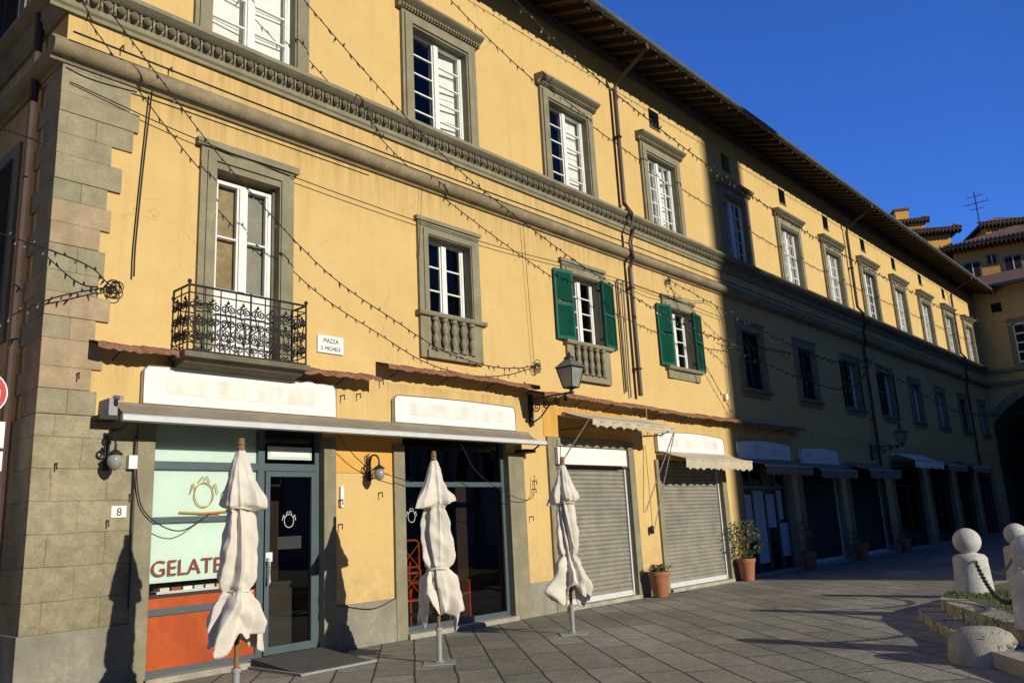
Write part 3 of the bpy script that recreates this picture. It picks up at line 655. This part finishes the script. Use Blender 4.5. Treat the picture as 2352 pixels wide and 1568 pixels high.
def lantern(x,y,z,wx,wz):
    o=empty('street_lantern'); m=MB()
    m.tube([(wx,-.0,wz-.05),(x,y-.02,z-.06)],.018,'iron',6)
    m.box(wx-.04,wx+.04,-.06,0,wz-.55,wz+.05,'iron')
    m.tube([(wx,-.04,wz-.5),(wx,-.25,wz-.42),(x,y*.55,wz-.2),(x,y*.9,z-.08)],.014,'iron',6)
    for i,t in enumerate((.2,.42,.65,.85)):
        r=.13*(1-t*.7); cy=y*t; cz=wz-.1-r
        m.tube(spiral((cy,cz),r,1.7,1.57,(wx+x)/2,'y',-1),.013,'iron',5)
    m.lathe(x,y,[(.05,z-.09),(.05,z-.05),(.02,z-.03),(.06,z+.0),(.10,z+.02)],'iron',8)
    bw,tw=.10,.175; zb,zt=z+.02,z+.38
    cs=[(-1,-1),(1,-1),(1,1),(-1,1)]
    for a,b in cs: m.tube([(x+a*bw,y+b*bw,zb),(x+a*tw,y+b*tw,zt)],.012,'iron',5)
    for k in range(4):
        a,b=cs[k]; c,d=cs[(k+1)%4]
        m.tube([(x+a*bw,y+b*bw,zb),(x+c*bw,y+d*bw,zb)],.012,'iron',5); m.tube([(x+a*tw,y+b*tw,zt),(x+c*tw,y+d*tw,zt)],.015,'iron',5)
        m.poly([(x+a*(tw+.03),y+b*(tw+.03),zt+.01),(x+c*(tw+.03),y+d*(tw+.03),zt+.01),(x+c*.07,y+d*.07,zt+.16),(x+a*.07,y+b*.07,zt+.16)],'zinc')
    m.box(x-.07,x+.07,y-.07,y+.07,zt+.15,zt+.2,'zinc'); m.lathe(x,y,[(.1,zt+.2),(.03,zt+.24),(.035,zt+.27),(.005,zt+.31)],'iron',8)
    m.build('iron_frame',o)
    m=MB()
    for k in range(4):
        a,b=cs[k]; c,d=cs[(k+1)%4]
        m.poly([(x+a*bw,y+b*bw,zb),(x+c*bw,y+d*bw,zb),(x+c*tw,y+d*tw,zt),(x+a*tw,y+b*tw,zt)],'milk')
    m.build('glass_panes',o)
lantern(11.69,-1.1,3.98,11.78,3.98); lantern(30.2,-1.1,3.7,30.2,3.75)
# ------------------------------------------------------------------ umbrellas
def umbrella(x,y,seed,rot,flare=.5,hem=.55,fat=1.0):
    rnd=random.Random(seed); o=empty('closed_patio_umbrella')
    prof=[(2.50,.03),(2.44,.065),(2.36,.095),(2.24,.125),(2.12,.155),(2.02,.185),(1.95,.185),(1.92,.135),(1.88,.115),(1.80,.135),(1.65,.15),(1.45,.17),(1.28,.17),(1.17,.15),(1.12,.12),(1.08,.15),(1.0,.20),(.88,.225),(.75,.24),(.64,.25),(.55,.235)]
    na=160; rows=96; zs=[2.5-(2.5-hem)*i/(rows-1) for i in range(rows)]
    def R_(z):
        for i in range(len(prof)-1):
            if prof[i][0]>=z>=prof[i+1][0]:
                t=(prof[i][0]-z)/(prof[i][0]-prof[i+1][0]); t=t*t*(3-2*t); return prof[i][1]*(1-t)+prof[i+1][1]*t
        return prof[-1][1]
    ph=[rnd.uniform(0,6.28) for _ in range(12)]
    vs=[];fs=[]
    for j,z in enumerate(zs):
        r0=R_(z)*fat; low=max(0,(1.12-z)/.57); top=1 if z>1.93 else 0
        for i in range(na):
            a=2*math.pi*i/na
            tw=a+.3*math.sin(z*2.1+ph[0])+(0 if top else .25*math.sin(2*a+z*3+ph[7]))
            cusp=(1-abs(math.sin(tw*2.5+ph[1])))**1.3
            cusp2=(1-abs(math.sin(tw*4+ph[2]+z*.8)))**1.2
            fold=.55*cusp+.40*cusp2+.12*math.sin(tw*9+ph[3]+z*2)
            if top:
                g=(1-abs(math.sin(2*(a-rot))))**1.6
                fold=.6*g+.35*cusp2+.08*math.sin(a*7+z*6+ph[3])
                amp=.2+.45*max(0,(2.42-z)/.45)
            else: amp=.60+.15*low
            r=r0*(.80-amp*.18+amp*fold)
            if top: r*=1+flare*max(0,math.cos(a-rot))**5*max(0,(2.25-z)/.3)+flare*.7*max(0,math.cos(a-rot-2.6))**6*max(0,(2.25-z)/.3)
            r*=1+low*(.18*math.sin(a*3+ph[4]+z*8)+.12*math.sin(a*5+z*13+ph[5]))+.04*math.sin(z*17+a*2+ph[8])+.025*math.sin(z*31+a*5+ph[9])
            r+=.012*math.sin(z*40+3*a+ph[10])*max(0,1-abs(z-1.12)/.15)
            dz=0
            if z<.95: dz=(.12*math.sin(a*2+ph[6])+.07*math.sin(a*5+ph[7])+.03*math.sin(a*9))*max(0,(.95-z)/.4)
            if abs(z-1.97)<.13: dz=(-.06*max(0,math.cos(a-rot))**2-.03*math.sin(a*3+ph[4]))*(1-abs(z-1.97)/.13)
            sway=.035*math.sin(z*2.2+ph[5])*min(1,max(0,2.4-z))
            vs.append((x+r*math.cos(a)+sway,y+r*math.sin(a)+sway*.5,z+dz))
    for j in range(rows-1):
        for i in range(na): fs.append((j*na+i,(j+1)*na+i,(j+1)*na+(i+1)%na,j*na+(i+1)%na))
    m=MB(); m.faces(vs,fs,'cloth'); c=m.build('cloth',o); 
    for p in c.data.polygons: p.use_smooth=True
    s=c.modifiers.new('s','SOLIDIFY'); s.thickness=.005
    m=MB()
    for zt,rt in ((1.12,.115),(1.9,.11)):
        pts=[(x+(rt+.018)*math.cos(a)*1.0,y+(rt+.018)*math.sin(a),zt+.012*math.sin(a*2)) for a in [2*math.pi*i/24 for i in range(25)]]
        m.tube(pts,.009,'cloth',6)
    m.tube([(x-.1,y-.1,1.12),(x-.13,y-.14,1.0),(x-.12,y-.15,.9)],.007,'cloth',5)
    m.build('tie_cord',o)
    m=MB(); m.tube([(x,y,.35),(x,y,2.5)],.024,'wood',10); m.lathe(x,y,[(.036,2.47),(.04,2.5),(.032,2.53),(.042,2.545),(.03,2.57),(.034,2.60),(.0,2.61)],'wood',12)
    m.build('pole',o)
    m=MB(); m.tube([(x,y,.0),(x,y,.42)],.033,'galv',12); m.lathe(x,y,[(.06,.0),(.06,.02),(.035,.03)],'galv',12); m.lathe(x,y,[(.28,0.002),(.28,.012),(.05,.014)],'galv',4); m.lathe(x,y,[(.045,.38),(.045,.42)],'galv',12)
    m.build('base',o)
umbrella(4.32,-2.54,1,-1.0,.35,.66,1.06); umbrella(7.28,-2.17,5,3.3,.75,.56,1.1); umbrella(10.0,-2.13,9,2.6,.5,.55,1.05)
# ------------------------------------------------------------------ ground
m=MB(); m.poly([(-150,-200,0),(250,-200,0),(250,200,0),(-150,200,0)],'ground'); m.build('stone_paving')
o=empty('entrance_ramp'); m=MB()
m.prism([(-1.25,.006),(-.13,.006),(-.13,.12),(-1.25,.02)],5.9,6.95,'rubber'); m.build('rubber_top',o)
m=MB(); m.box(5.86,5.9,-1.27,-.13,.004,.03,'galv'); m.box(6.95,6.99,-1.27,-.13,.004,.03,'galv'); m.box(5.86,6.99,-1.31,-1.25,.004,.028,'galv'); m.build('metal_edge',o)
o=empty('drain_grate'); m=MB()
m.box(16.2,17.1,-.45,-.2,.002,.008,'iron')
for i in range(14): m.box(16.22+i*.063,16.26+i*.063,-.44,-.21,.008,.012,'galv')
m.build('bars',o)
# ------------------------------------------------------------------ pots
def leaves(m,c,rad,h,n,size,k='leaf'):
    for _ in range(n):
        a=R(0,6.28); rr=rad*math.sqrt(R(0,1)); t=R(0,1); 
        p=Vector((c[0]+rr*math.cos(a)*(.4+.8*math.sin(t*2.6)),c[1]+rr*math.sin(a)*(.4+.8*math.sin(t*2.6)),c[2]+h*t))
        d=Vector((R(-1,1),R(-1,1),R(-.4,.8))).normalized(); s=d.cross(Vector((R(-1,1),R(-1,1),R(-1,1)))).normalized(); L=size*R(.6,1.3)
        m.faces([p,p+d*L*.5+s*L*.25,p+d*L,p+d*L*.5-s*L*.25],[(0,1,2,3)],k)
def pot(x,y,s,ph,pr,n,leafsize=.07):
    o=empty('potted_plant'); m=MB()
    m.lathe(x,y,[(.13*s,0.002),(.145*s,.02),(.19*s,.38*s),(.205*s,.40*s),(.215*s,.42*s),(.215*s,.48*s),(.19*s,.48*s),(.185*s,.43*s)],'terra',24); m.lathe(x,y,[(.185*s,.42*s),(.01,.44*s)],'soil',16)
    m.build('pot',o,smooth=True)
    m=MB()
    for i in range(12):
        a=R(0,6.28); b=R(.2,1); m.tube([(x,y,.42*s),(x+pr*.4*b*math.cos(a),y+pr*.4*b*math.sin(a),.45*s+ph*.5),(x+pr*b*math.cos(a),y+pr*b*math.sin(a),.45*s+ph*R(.7,1))],[.01,.007,.003],'wood',4)
    leaves(m,(x,y,.44*s),pr,ph,n,leafsize); m.build('foliage',o)
pot(15.2,-.38,1.08,.16,.2,160,.08); pot(19.3,-.3,1.1,.95,.42,520,.085); pot(22.9,-.4,1.0,.9,.3,260); pot(26.9,-.4,1.1,.5,.4,200); pot(31.2,-.4,1,.6,.4,200)
# ------------------------------------------------------------------ platform, bollards
out=[(7.6,-9.3),(8.6,-8.5),(9.3,-7.95),(9.9,-7.5),(11.2,-6.95),(12.2,-6.45),(12.9,-6.12),(13.6,-6.0),(14.4,-6.02),(15.5,-6.15),(17.5,-6.5),(20,-7.2),(26,-9),(26,-20),(7.6,-20)]
inn=[(8.3,-10.2),(9.0,-9.0),(9.65,-8.4),(10.2,-7.95),(11.4,-7.25),(12.3,-6.72),(12.95,-6.42),(13.6,-6.3),(14.4,-6.32),(15.5,-6.45),(17.5,-6.85),(20,-7.55),(25.6,-9.3),(25.6,-19.6),(8.3,-19.6)]
m=MB()
m.prism(out,0.001,.15,'step','z'); m.prism(inn,.148,.30,'step','z')
for (P,z) in ((out,.15),(inn,.30)):
    for (a,b) in zip(P[:12],P[1:13]):
        a=Vector((*a,0)); b=Vector((*b,0)); n=Vector((-(b-a).y,(b-a).x,0)).normalized()
        q=a.lerp(b,.5); 
        m.tube([q+n*.006+Vector((0,0,z-.149)),q+n*.006+Vector((0,0,z+.001)),q-n*.38+Vector((0,0,z+.001))],.006,'soil',4)
o=m.build('stone_steps',None,bevel=.0)
o=empty('grass_verge'); m=MB()
top=[(x+.25*(1 if x<14 else -.2),y-.25) for x,y in inn[1:-2]]+[(25,-19.4),(8.7,-19.4)]
m.poly([(x,y,.305) for x,y in top],'verge')
m.build('turf',o); m=MB()
for _ in range(6500):
    q=R(0,1)
    if q<.4: a=R(0,6.28); rr=.24+.35*R(0,1)**2; x,y=13.5+rr*math.cos(a),-6.8+rr*.8*math.sin(a)
    elif q<.6: x=R(9.6,13.5); y=-8.3+(x-9.6)*.38+R(-.1,.25)-.25
    else: x=R(9.5,20); y=R(-10,-7.1)
    if y>-6.38 : continue
    h=R(.02,.08); w=.006; a=R(0,6.28); dx,dy=math.cos(a)*w,math.sin(a)*w
    m.faces([(x-dx,y-dy,.3),(x+dx,y+dy,.3),(x+R(-.03,.03),y+R(-.03,.03),.3+h)],[(0,1,2)],'grass')
m.build('blades',o)
def bollard(x,y,z,s=1):
    m=MB()
    m.lathe(x,y,[(.275*s,z),(.275*s,z+.03),(.262*s,z+.05),(.238*s,z+.50*s),(.242*s,z+.52*s),(.235*s,z+.56*s),(.20*s,z+.60*s),(.12*s,z+.62*s),(.10*s,z+.635*s)]+[(.195*s*math.sin(math.pi*t),z+.80*s-.195*s*math.cos(math.pi*t)) for t in [.17+.83*i/14 for i in range(15)]],'marble',32)
    return m.build('stone_bollard',None,smooth=True)
bollard(13.55,-6.74,.28,.96); bollard(10.35,-8.12,.28,.96); bollard(16.2,-6.85,.28,.94); bollard(21.5,-8.6,.28,.95)
def chain(p0,p1,sag):
    m=MB(); n=int((Vector(p1)-Vector(p0)).length*1.1/.055); p0=Vector(p0);p1=Vector(p1)
    for i in range(n):
        t=(i+.5)/n; c=p0.lerp(p1,t)-Vector((0,0,sag*4*t*(1-t))); d=((p1-p0)/n-Vector((0,0,sag*4*(1-2*t)/n))).normalized()
        s=d.cross(Vector((0,0,1))).normalized(); w=d.cross(s)
        if i%2: s=w
        m.tube([c+d*.042*math.cos(a)+s*.024*math.sin(a) for a in [2*math.pi*k/10 for k in range(11)]],.009,'iron',5)
    m.build('iron_chain')
chain((13.32,-6.86,.78),(10.55,-8.0,.78),.40); chain((13.78,-6.76,.8),(15.98,-6.85,.8),.3)
m=MB(); m.lathe(9.8,-7.66,[(.34,.0),(.34,.10),(.32,.2),(.27,.28),(.18,.33),(.02,.35)],'step',28); m.build('rounded_kerb_stone',None,smooth=True)
# ------------------------------------------------------------------ traffic sign
o=empty('no_entry_sign'); m=MB()
def disc(m,x,y,z,r,k,t=.004):
    n=28; vs=[(x+r*math.cos(2*math.pi*i/n),yy,z+r*math.sin(2*math.pi*i/n)) for yy in(y,y+t) for i in range(n)]
    m.faces(vs,[tuple(range(n)),tuple(range(n,2*n))[::-1]]+[(i,n+i,n+(i+1)%n,(i+1)%n) for i in range(n)],k)
sx,sy,sz=2.80,.45,3.38
disc(m,sx,sy,sz,.26,'plate'); disc(m,sx,sy-.004,sz,.245,'red',.003); m.box(sx-.18,sx+.18,sy-.009,sy-.004,sz-.045,sz+.045,'plate')
m.box(sx-.22,sx+.26,sy,sy+.005,sz-.62,sz-.32,'plate'); m.box(sx-.22,sx+.26,sy,sy+.005,sz-.88,sz-.66,'plate'); m.tube([(sx,sy+.03,0),(sx,sy+.03,sz+.3)],.03,'galv',8)
m.build('disc_and_post',o)
# ------------------------------------------------------------------ cables / string lights
def crom(P,n=14):
    P=[Vector(p) for p in P]; P=[P[0]*2-P[1]]+P+[P[-1]*2-P[-2]]; out=[]
    for i in range(1,len(P)-2):
        for j in range(n):
            t=j/n; a,b,c,d=P[i-1:i+3]
            out.append(.5*((2*b)+(c-a)*t+(2*a-5*b+4*c-d)*t*t+(3*b-a-3*c+d)*t**3))
    out.append(P[-2]); return out
def lights(P,step=.16,r=.009,name='string_lights',s=1):
    o=empty(name); pts=crom(P); m=MB(); m.tube(pts,r,'iron',4); 
    acc=0; k=0
    for a,b in zip(pts,pts[1:]):
        L=(b-a).length; acc+=L
        while acc>step:
            acc-=step; k+=1; p=b-(b-a).normalized()*acc
            d=Vector((R(-.025,.025),R(-.025,.025),-.045 if k%3 else .03))*s
            m.tube([p,p+d],.013*s,'iron',4); m.tube([p+d,p+d*1.6],.009*s,'bulb',4)
    m.build('wire_and_bulbs',o)
lights([(3.35,-.35,8.5),(4.2,-.4,7.6),(5.2,-.4,6.65),(6.8,-.4,5.45),(8.2,-.4,4.85),(9.2,-.4,4.5),(10.3,-.35,4.38),(11.2,-.25,4.45),(11.96,-.1,4.62)])
lights([(4.4,-.6,11.2),(5.9,-.6,9.9),(8.0,-.6,8.55),(9.6,-.6,7.75),(12.6,-.6,6.82),(15,-.6,6.35),(17.5,-.5,6.05),(20,-.4,6.05),(24.2,-.1,6.35)],s=1.2,r=.011)
lights([(8.0,-.9,13.2),(9.8,-.9,12.2),(12.6,-.9,11.3),(16.2,-.9,10.75),(20,-.9,10.4),(26.5,-.9,10.1),(35,-.9,10.1),(42,-1,10.2),(49,-2,10.6)],.22,s=1.5,r=.015)
lights([(X0,-1.32,12.5),(20,-1.32,12.45),(35,-1.32,12.5),(49,-1.32,12.5)],.3)
lights([(19.0,-.3,5.95),(24,-1.5,5.0),(31,-.3,6.9)],.2,s=1.3); lights([(31,-.2,6.9),(37,-1.5,5.2),(49,-2,6)],.25,s=1.5)
lights([(17.2,-.12,7.35),(18,-.12,6.0),(19.8,-.12,4.2)],.2); lights([(17.2,-.12,7.35),(21.5,-1,6.2),(27,-.5,6.3),(31,-.1,6.9)],.25,s=1.3)
lights([(3.9,-.12,4.72),(3.4,-.3,4.9),(2.2,1.0,5.6),(1.0,3,6.6)],.12); lights([(3.9,-.12,4.7),(3.2,-.12,4.4),(2.6,.6,4.0)],.12)
o=empty('overhead_cables'); m=MB()
for P,r in (([(3.3,-.06,7.25),(5.1,-.1,7.0),(8,-.1,6.85),(11,-.1,6.82),(15.0,-.1,6.95),(20,-.1,6.8)],.008),([(3.25,-.2,7.86),(6,-.14,7.86),(10,-.16,7.84),(15.4,-.2,7.86),(24,-.2,7.84),(40,-.2,7.84)],.014),
    ([(3.25,-.21,7.50),(3.6,-.21,7.46),(4.6,-.2,7.5),(8,-.19,7.49)],.012),([(4.3,-.09,7.5),(4.25,-.07,6.5),(4.2,-.07,5.35),(4.2,-.07,4.9)],.012),
    ([(0.5,4.5,8.6),(2.6,.4,6.6),(3.15,.1,6.4)],.012),([(4.33,-.1,3.0),(4.36,-.1,2.3),(4.5,-.1,1.95),(4.9,-.1,1.75),(5.3,-.1,1.95)],.008),([(4.32,-.08,2.9),(4.33,-.08,.9)],.01),
    ([(7.1,-.3,3.05),(7.7,-.2,2.6),(8.6,-.2,2.35)],.007),([(9.5,-.4,3.0),(10,-.3,2.5),(11,-.2,2.1),(11.6,-.1,2.1),(11.7,-.1,2.5)],.007),
    ([(15.0,-.08,6.95),(16.5,-.2,6.85),(18.2,-.1,7.0),(19.8,-.08,6.9),(19.9,-.08,4.2)],.008),([(7.32,-.05,.62),(7.9,-.06,.52),(8.35,-.05,.62)],.008),
    ([(11.9,-.08,4.6),(11.85,-.08,6.0),(11.8,-.08,7.5)],.005),([(9.1,-.08,7.5),(9.0,-.08,6.2)],.004)): m.tube(crom(P,8),r,'iron',5)
m.build('cables',o)
o=empty('cable_brackets'); m=MB()
for (x,z) in ((3.95,4.7),(11.98,4.6),(17.25,7.35),(31,6.9)):
    for _ in range(7):
        c=Vector((x+R(-.05,.05),-.1,z+R(-.06,.06))); r=R(.04,.09); ax=R(0,3)
        m.tube([c+Vector((math.cos(a)*r*math.cos(ax),math.cos(a)*r*math.sin(ax)*.6,math.sin(a)*r)) for a in [2*math.pi*i/10 for i in range(11)]],.007,'iron',4)
    m.tube([(x,0,z),(x,-.16,z)],.012,'iron',5)
for (x,z) in ((3.62,3.6),(3.45,2.55),(7.35,1.75),(7.36,2.1),(8.1,2.2),(11.75,2.4),(11.72,2.25),(11.6,1.75),(7.4,3.65),(7.7,3.7),(8.15,3.95),(4.55,7.95),(3.9,8.0),(4.3,2.2),(4.05,1.9),(15.55,8.9)):
    m.tube([(x,0,z),(x,-.1,z),(x,-.1,z-.07)],.011,'iron',5)
m.box(4.24,4.34,-.12,-.05,2.5,2.66,'plate'); m.box(19.6,19.72,-.1,0,4.55,4.7,'plate'); m.box(7.36,7.42,-.05,0,2.0,2.3,'plate')
m.build('brackets_and_boxes',o)
# ------------------------------------------------------------------ end building
E=empty('arcaded_end_building'); m=MB()
cy,cz,rr=-3.3,3.2,4.1; XE=50.0
yl,yr=1.5,-16
arc=[(cy+rr*math.cos(a),cz+rr*math.sin(a)) for a in [math.pi*i/24 for i in range(25)]]
left=[(cy+rr,0)]+arc[:13]+[(cy,13),(yl,13),(yl,0)]
right=[(yr,0),(yr,13),(cy,13)]+arc[12:]+[(cy-rr,0)]
m.poly([(XE,p,z) for p,z in left],'plaster'); m.poly([(XE,p,z) for p,z in right],'plaster')
full=[(cy+rr,0)]+arc+[(cy-rr,0)]
for a,b in zip(full,full[1:]): m.poly([(XE,a[0],a[1]),(XE,b[0],b[1]),(XE+6,b[0],b[1]),(XE+6,a[0],a[1])],'stone_d')
for i in range(len(full)-1):
    a,b=full[i],full[i+1]
    f=lambda p:(cy+(p[0]-cy)*1.1,cz+(p[1]-cz)*1.1 if p[1]>cz else p[1])
    a2,b2=f(a),f(b)
    m.poly([(XE-.06,a[0],a[1]),(XE-.06,b[0],b[1]),(XE-.06,b2[0],b2[1]),(XE-.06,a2[0],a2[1])],'stone')
m.box(XE+6,XE+6.2,-16,1.5,0,13,'dark'); m.box(XE+.01,XE+8,1.5,1.7,0,13,'plaster')
for z in (7.6,8.3): m.box(XE-.15,XE,-16,1.0,z,z+.2,'stone')
for yc in (-2.3,-6.3,-10.3):
    m.box(XE-.08,XE,yc-.85,yc+.85,8.5,11.1,'stone'); m.box(XE-.10,XE-.08,yc-.58,yc+.58,8.7,10.8,'white')
    for s in(-1,1):
        for r in range(4): m.box(XE-.105,XE-.10,yc+s*.3-.22,yc+s*.3+.22,8.78+r*.5,9.2+r*.5,'dark')
    m.box(XE-.02,XE,yc+.95,yc+1.45,11.6,12.1,'dark')
m.poly([(XE-1.2,-16,12.9),(XE-1.2,2,12.9),(XE+6,2,15.2),(XE+6,-16,15.2)],'tile')
m.poly([(XE-1.15,-16,12.8),(XE-1.15,2,12.8),(XE,2,13.0),(XE,-16,13.0)],'rafter')
m.box(XE-1.22,XE-1.12,-16,2,12.78,12.92,'zinc')
m.build('walls_and_roof',E)
# ------------------------------------------------------------------ distant houses
def house(x0,x1,y0,y1,z,k,wins,ov=.7,name='distant_house',rise=1.3,rot=0,chim=None):
    o=empty(name); m=MB()
    m.box(x0,x1,y0,y1,0,z,k)
    a=[(x0-ov,y0-ov,z),(x1+ov,y0-ov,z),(x1+ov,y1+ov,z),(x0-ov,y1+ov,z)]
    ym=(y0+y1)/2; r0=(x0+1.5,ym,z+rise); r1=(x1-1.5,ym,z+rise)
    b=[(p[0],p[1],p[2]-.15) for p in a]
    m.poly(b[::-1],'rafter')
    for i in range(4): m.poly([b[i],b[(i+1)%4],a[(i+1)%4],a[i]],'rafter')
    m.poly([a[0],a[1],r1,r0],'tile'); m.poly([a[2],a[3],r0,r1],'tile'); m.poly([a[3],a[0],r0],'tile'); m.poly([a[1],a[2],r1],'tile')
    yy=y0-ov
    while yy<y1+ov:
        m.tube([(x0-ov-.05,yy,z+.03),(x0-ov+.6,yy,z+.03+rise*.22)],.06,'tile',5); m.box(x0-ov,x0,yy,yy+.08,z-.3,z-.14,'rafter'); yy+=.24
    xx=x0-ov
    while xx<x1+ov:
        m.tube([(xx,y0-ov-.05,z+.03),(xx,y0-ov+.5,z+.03+rise*.2)],.06,'tile',5); xx+=.24
    for (f,u,zz,w,h) in wins:
        if f=='x': m.box(x0-.05,x0,u-w/2-.12,u+w/2+.12,zz-.1,zz+h+.12,'stone'); m.box(x0-.07,x0-.04,u-w/2,u+w/2,zz,zz+h,'dark'); m.box(x0-.09,x0-.06,u-.03,u+.03,zz,zz+h,'white')
        else: m.box(u-w/2-.12,u+w/2+.12,y0-.05,y0,zz-.1,zz+h+.12,'stone'); m.box(u-w/2,u+w/2,y0-.07,y0-.04,zz,zz+h,'dark')
    if chim:
        cx,cy_,w,h=chim; zt=z+rise*.6; m.box(cx-w,cx+w,cy_-w,cy_+w,z,zt+h,k); m.box(cx-w-.1,cx+w+.1,cy_-w-.1,cy_+w+.1,zt+h,zt+h+.15,'tile')
    m.build('walls_and_roof',o)
    P=Matrix.Translation((x0,(y0+y1)/2,0)); o.matrix_world=P@Matrix.Rotation(math.radians(rot),4,'Z')@P.inverted(); return o
house(60.5,70,2.6,7.8,20.4,'plaster2',[('x',4.0,17.9,.8,1.2),('x',6.2,18.4,.7,1.0)],.6,rot=33,rise=1.0)
house(61.3,65,4.4,7.0,21.7,'plaster2',[('x',5.8,20.9,.5,.5)],.35,'distant_house',.5,rot=33,chim=(62.2,5.6,.45,.7))
house(57,75,-5.5,1.9,17.3,'plaster2',[('x',1.0,14.8,.8,1.4),('x',-1.2,14.8,.8,1.4),('x',-.1,16.0,.4,.5)],.8,rot=14)
house(61,67,-1.9,.7,19.7,'plaster2',[('x',-.1,18.5,.5,.7),('x',-1.1,18.5,.5,.7)],.4,'distant_house',.9,rot=30)
m=MB(); ax,ay,az=60,.75,17.5
m.tube([(ax,ay,az),(ax,ay,22.0)],.035,'iron',5)
for z,w in ((21.7,.5),(21.2,.7),(20.8,.4)): m.tube([(ax,ay-w,z),(ax,ay+w,z)],.02,'iron',4)
for i in range(6): m.tube([(ax-.3,ay-.7+i*.28,21.2),(ax+.3,ay-.7+i*.28,21.2)],.015,'iron',4)
m.build('television_antenna')
# ------------------------------------------------------------------ buildings around the square, behind the viewer
o=empty('marble_church'); m=MB()
m.box(20.6,22.8,-62,-45,20,34,'marble_w'); m.box(20.15,22.8,-62,-45,0,20,'marble_w'); m.poly([(20.6,-62,34),(20.6,-45,34),(20.6,-53.5,39)],'marble_w'); m.box(22.8,70,-60,-45.3,0,24.6,'marble_w')
for i in range(12):
    x=24+i*3.6; m.box(x-.35,x+.35,-45.3,-44.9,0,23.5,'stone'); m.box(x+1.2,x+2.4,-45.32,-45.25,6,14,'dark')
m.box(22.8,70,-45.3,-44.8,23.6,24.2,'marble_w')
m.build('walls',o)
def backrow(name,x0,x1,y0,y1,h,face):
    o=empty(name); m=MB(); m.box(x0,x1,y0,y1,0,h,'plaster'); m.box(x0-.8,x1+.8,y0-.8,y1+.8,h,h+.3,'tile')
    x=x0+2
    while x<x1-1.5 and face=='y':
        for z in (1,5,9): 
            if z<h-2: m.box(x-.75,x+.75,y1,y1+.06,z-.2,z+2.4,'stone'); m.box(x-.5,x+.5,y1+.06,y1+.08,z,z+2.2,'dark')
        x+=3.6
    m.build('walls',o)
backrow('unseen_reflected_row',-60,16,-75,-62,15,'y')  # unseen house row, added so the glass does not reflect a bright empty horizon
backrow('unseen_shading_house',-14,-1.6,3,32,12,'n')  # unseen house across the side street, added to block sky and darken the side wall
# ------------------------------------------------------------------ camera
th,ph=math.radians(12.7),math.radians(41.6)
fw=Vector((math.cos(th)*math.cos(ph),math.cos(th)*math.sin(ph),math.sin(th)))
rt=Vector((math.sin(ph),-math.cos(ph),0)); up=rt.cross(fw)
cr=(rt*.99865-up*.052).normalized(); cu=(rt*.052+up*.99865).normalized()
cam=bpy.data.cameras.new('camera'); co=bpy.data.objects.new('camera',cam); sc.collection.objects.link(co)
m4=Matrix((cr,cu,-fw)).transposed().to_4x4(); m4.translation=Vector((0,-10.1,1.6)); co.matrix_world=m4
cam.sensor_width=36; cam.lens=1877/2352*36; cam.clip_start=.1; cam.clip_end=1000
sc.camera=co
# ------------------------------------------------------------------ light
el=math.radians(19.4)
L=Vector((-.01,1,-math.tan(el))).normalized()
sun=bpy.data.lights.new('sun','SUN'); sun.energy=4.9; sun.angle=math.radians(.5); sun.color=(1,.94,.82)
so=bpy.data.objects.new('sun',sun); so.rotation_euler=L.to_track_quat('-Z','Y').to_euler(); so.location=(0,-40,30); sc.collection.objects.link(so)
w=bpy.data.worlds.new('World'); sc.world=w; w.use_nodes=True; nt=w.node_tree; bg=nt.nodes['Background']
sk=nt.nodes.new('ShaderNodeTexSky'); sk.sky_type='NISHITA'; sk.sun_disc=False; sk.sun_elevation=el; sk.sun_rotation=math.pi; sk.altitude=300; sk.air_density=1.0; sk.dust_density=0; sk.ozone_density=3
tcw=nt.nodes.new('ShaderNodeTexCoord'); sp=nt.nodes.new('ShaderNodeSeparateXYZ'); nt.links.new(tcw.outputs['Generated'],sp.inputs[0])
mr=nt.nodes.new('ShaderNodeMapRange'); mr.inputs[1].default_value=-.8; mr.inputs[2].default_value=.15; mr.inputs[3].default_value=.22; mr.inputs[4].default_value=1.0; nt.links.new(sp.outputs[1],mr.inputs[0])  # added dimming of the sky towards the sun side, deepens the shade
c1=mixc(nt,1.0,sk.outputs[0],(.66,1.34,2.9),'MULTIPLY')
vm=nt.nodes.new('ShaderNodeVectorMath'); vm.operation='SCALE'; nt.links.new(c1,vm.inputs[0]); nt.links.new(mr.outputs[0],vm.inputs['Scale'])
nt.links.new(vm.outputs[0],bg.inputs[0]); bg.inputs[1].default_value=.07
sc.view_settings.view_transform='Standard'; sc.view_settings.look='None'; sc.view_settings.exposure=0
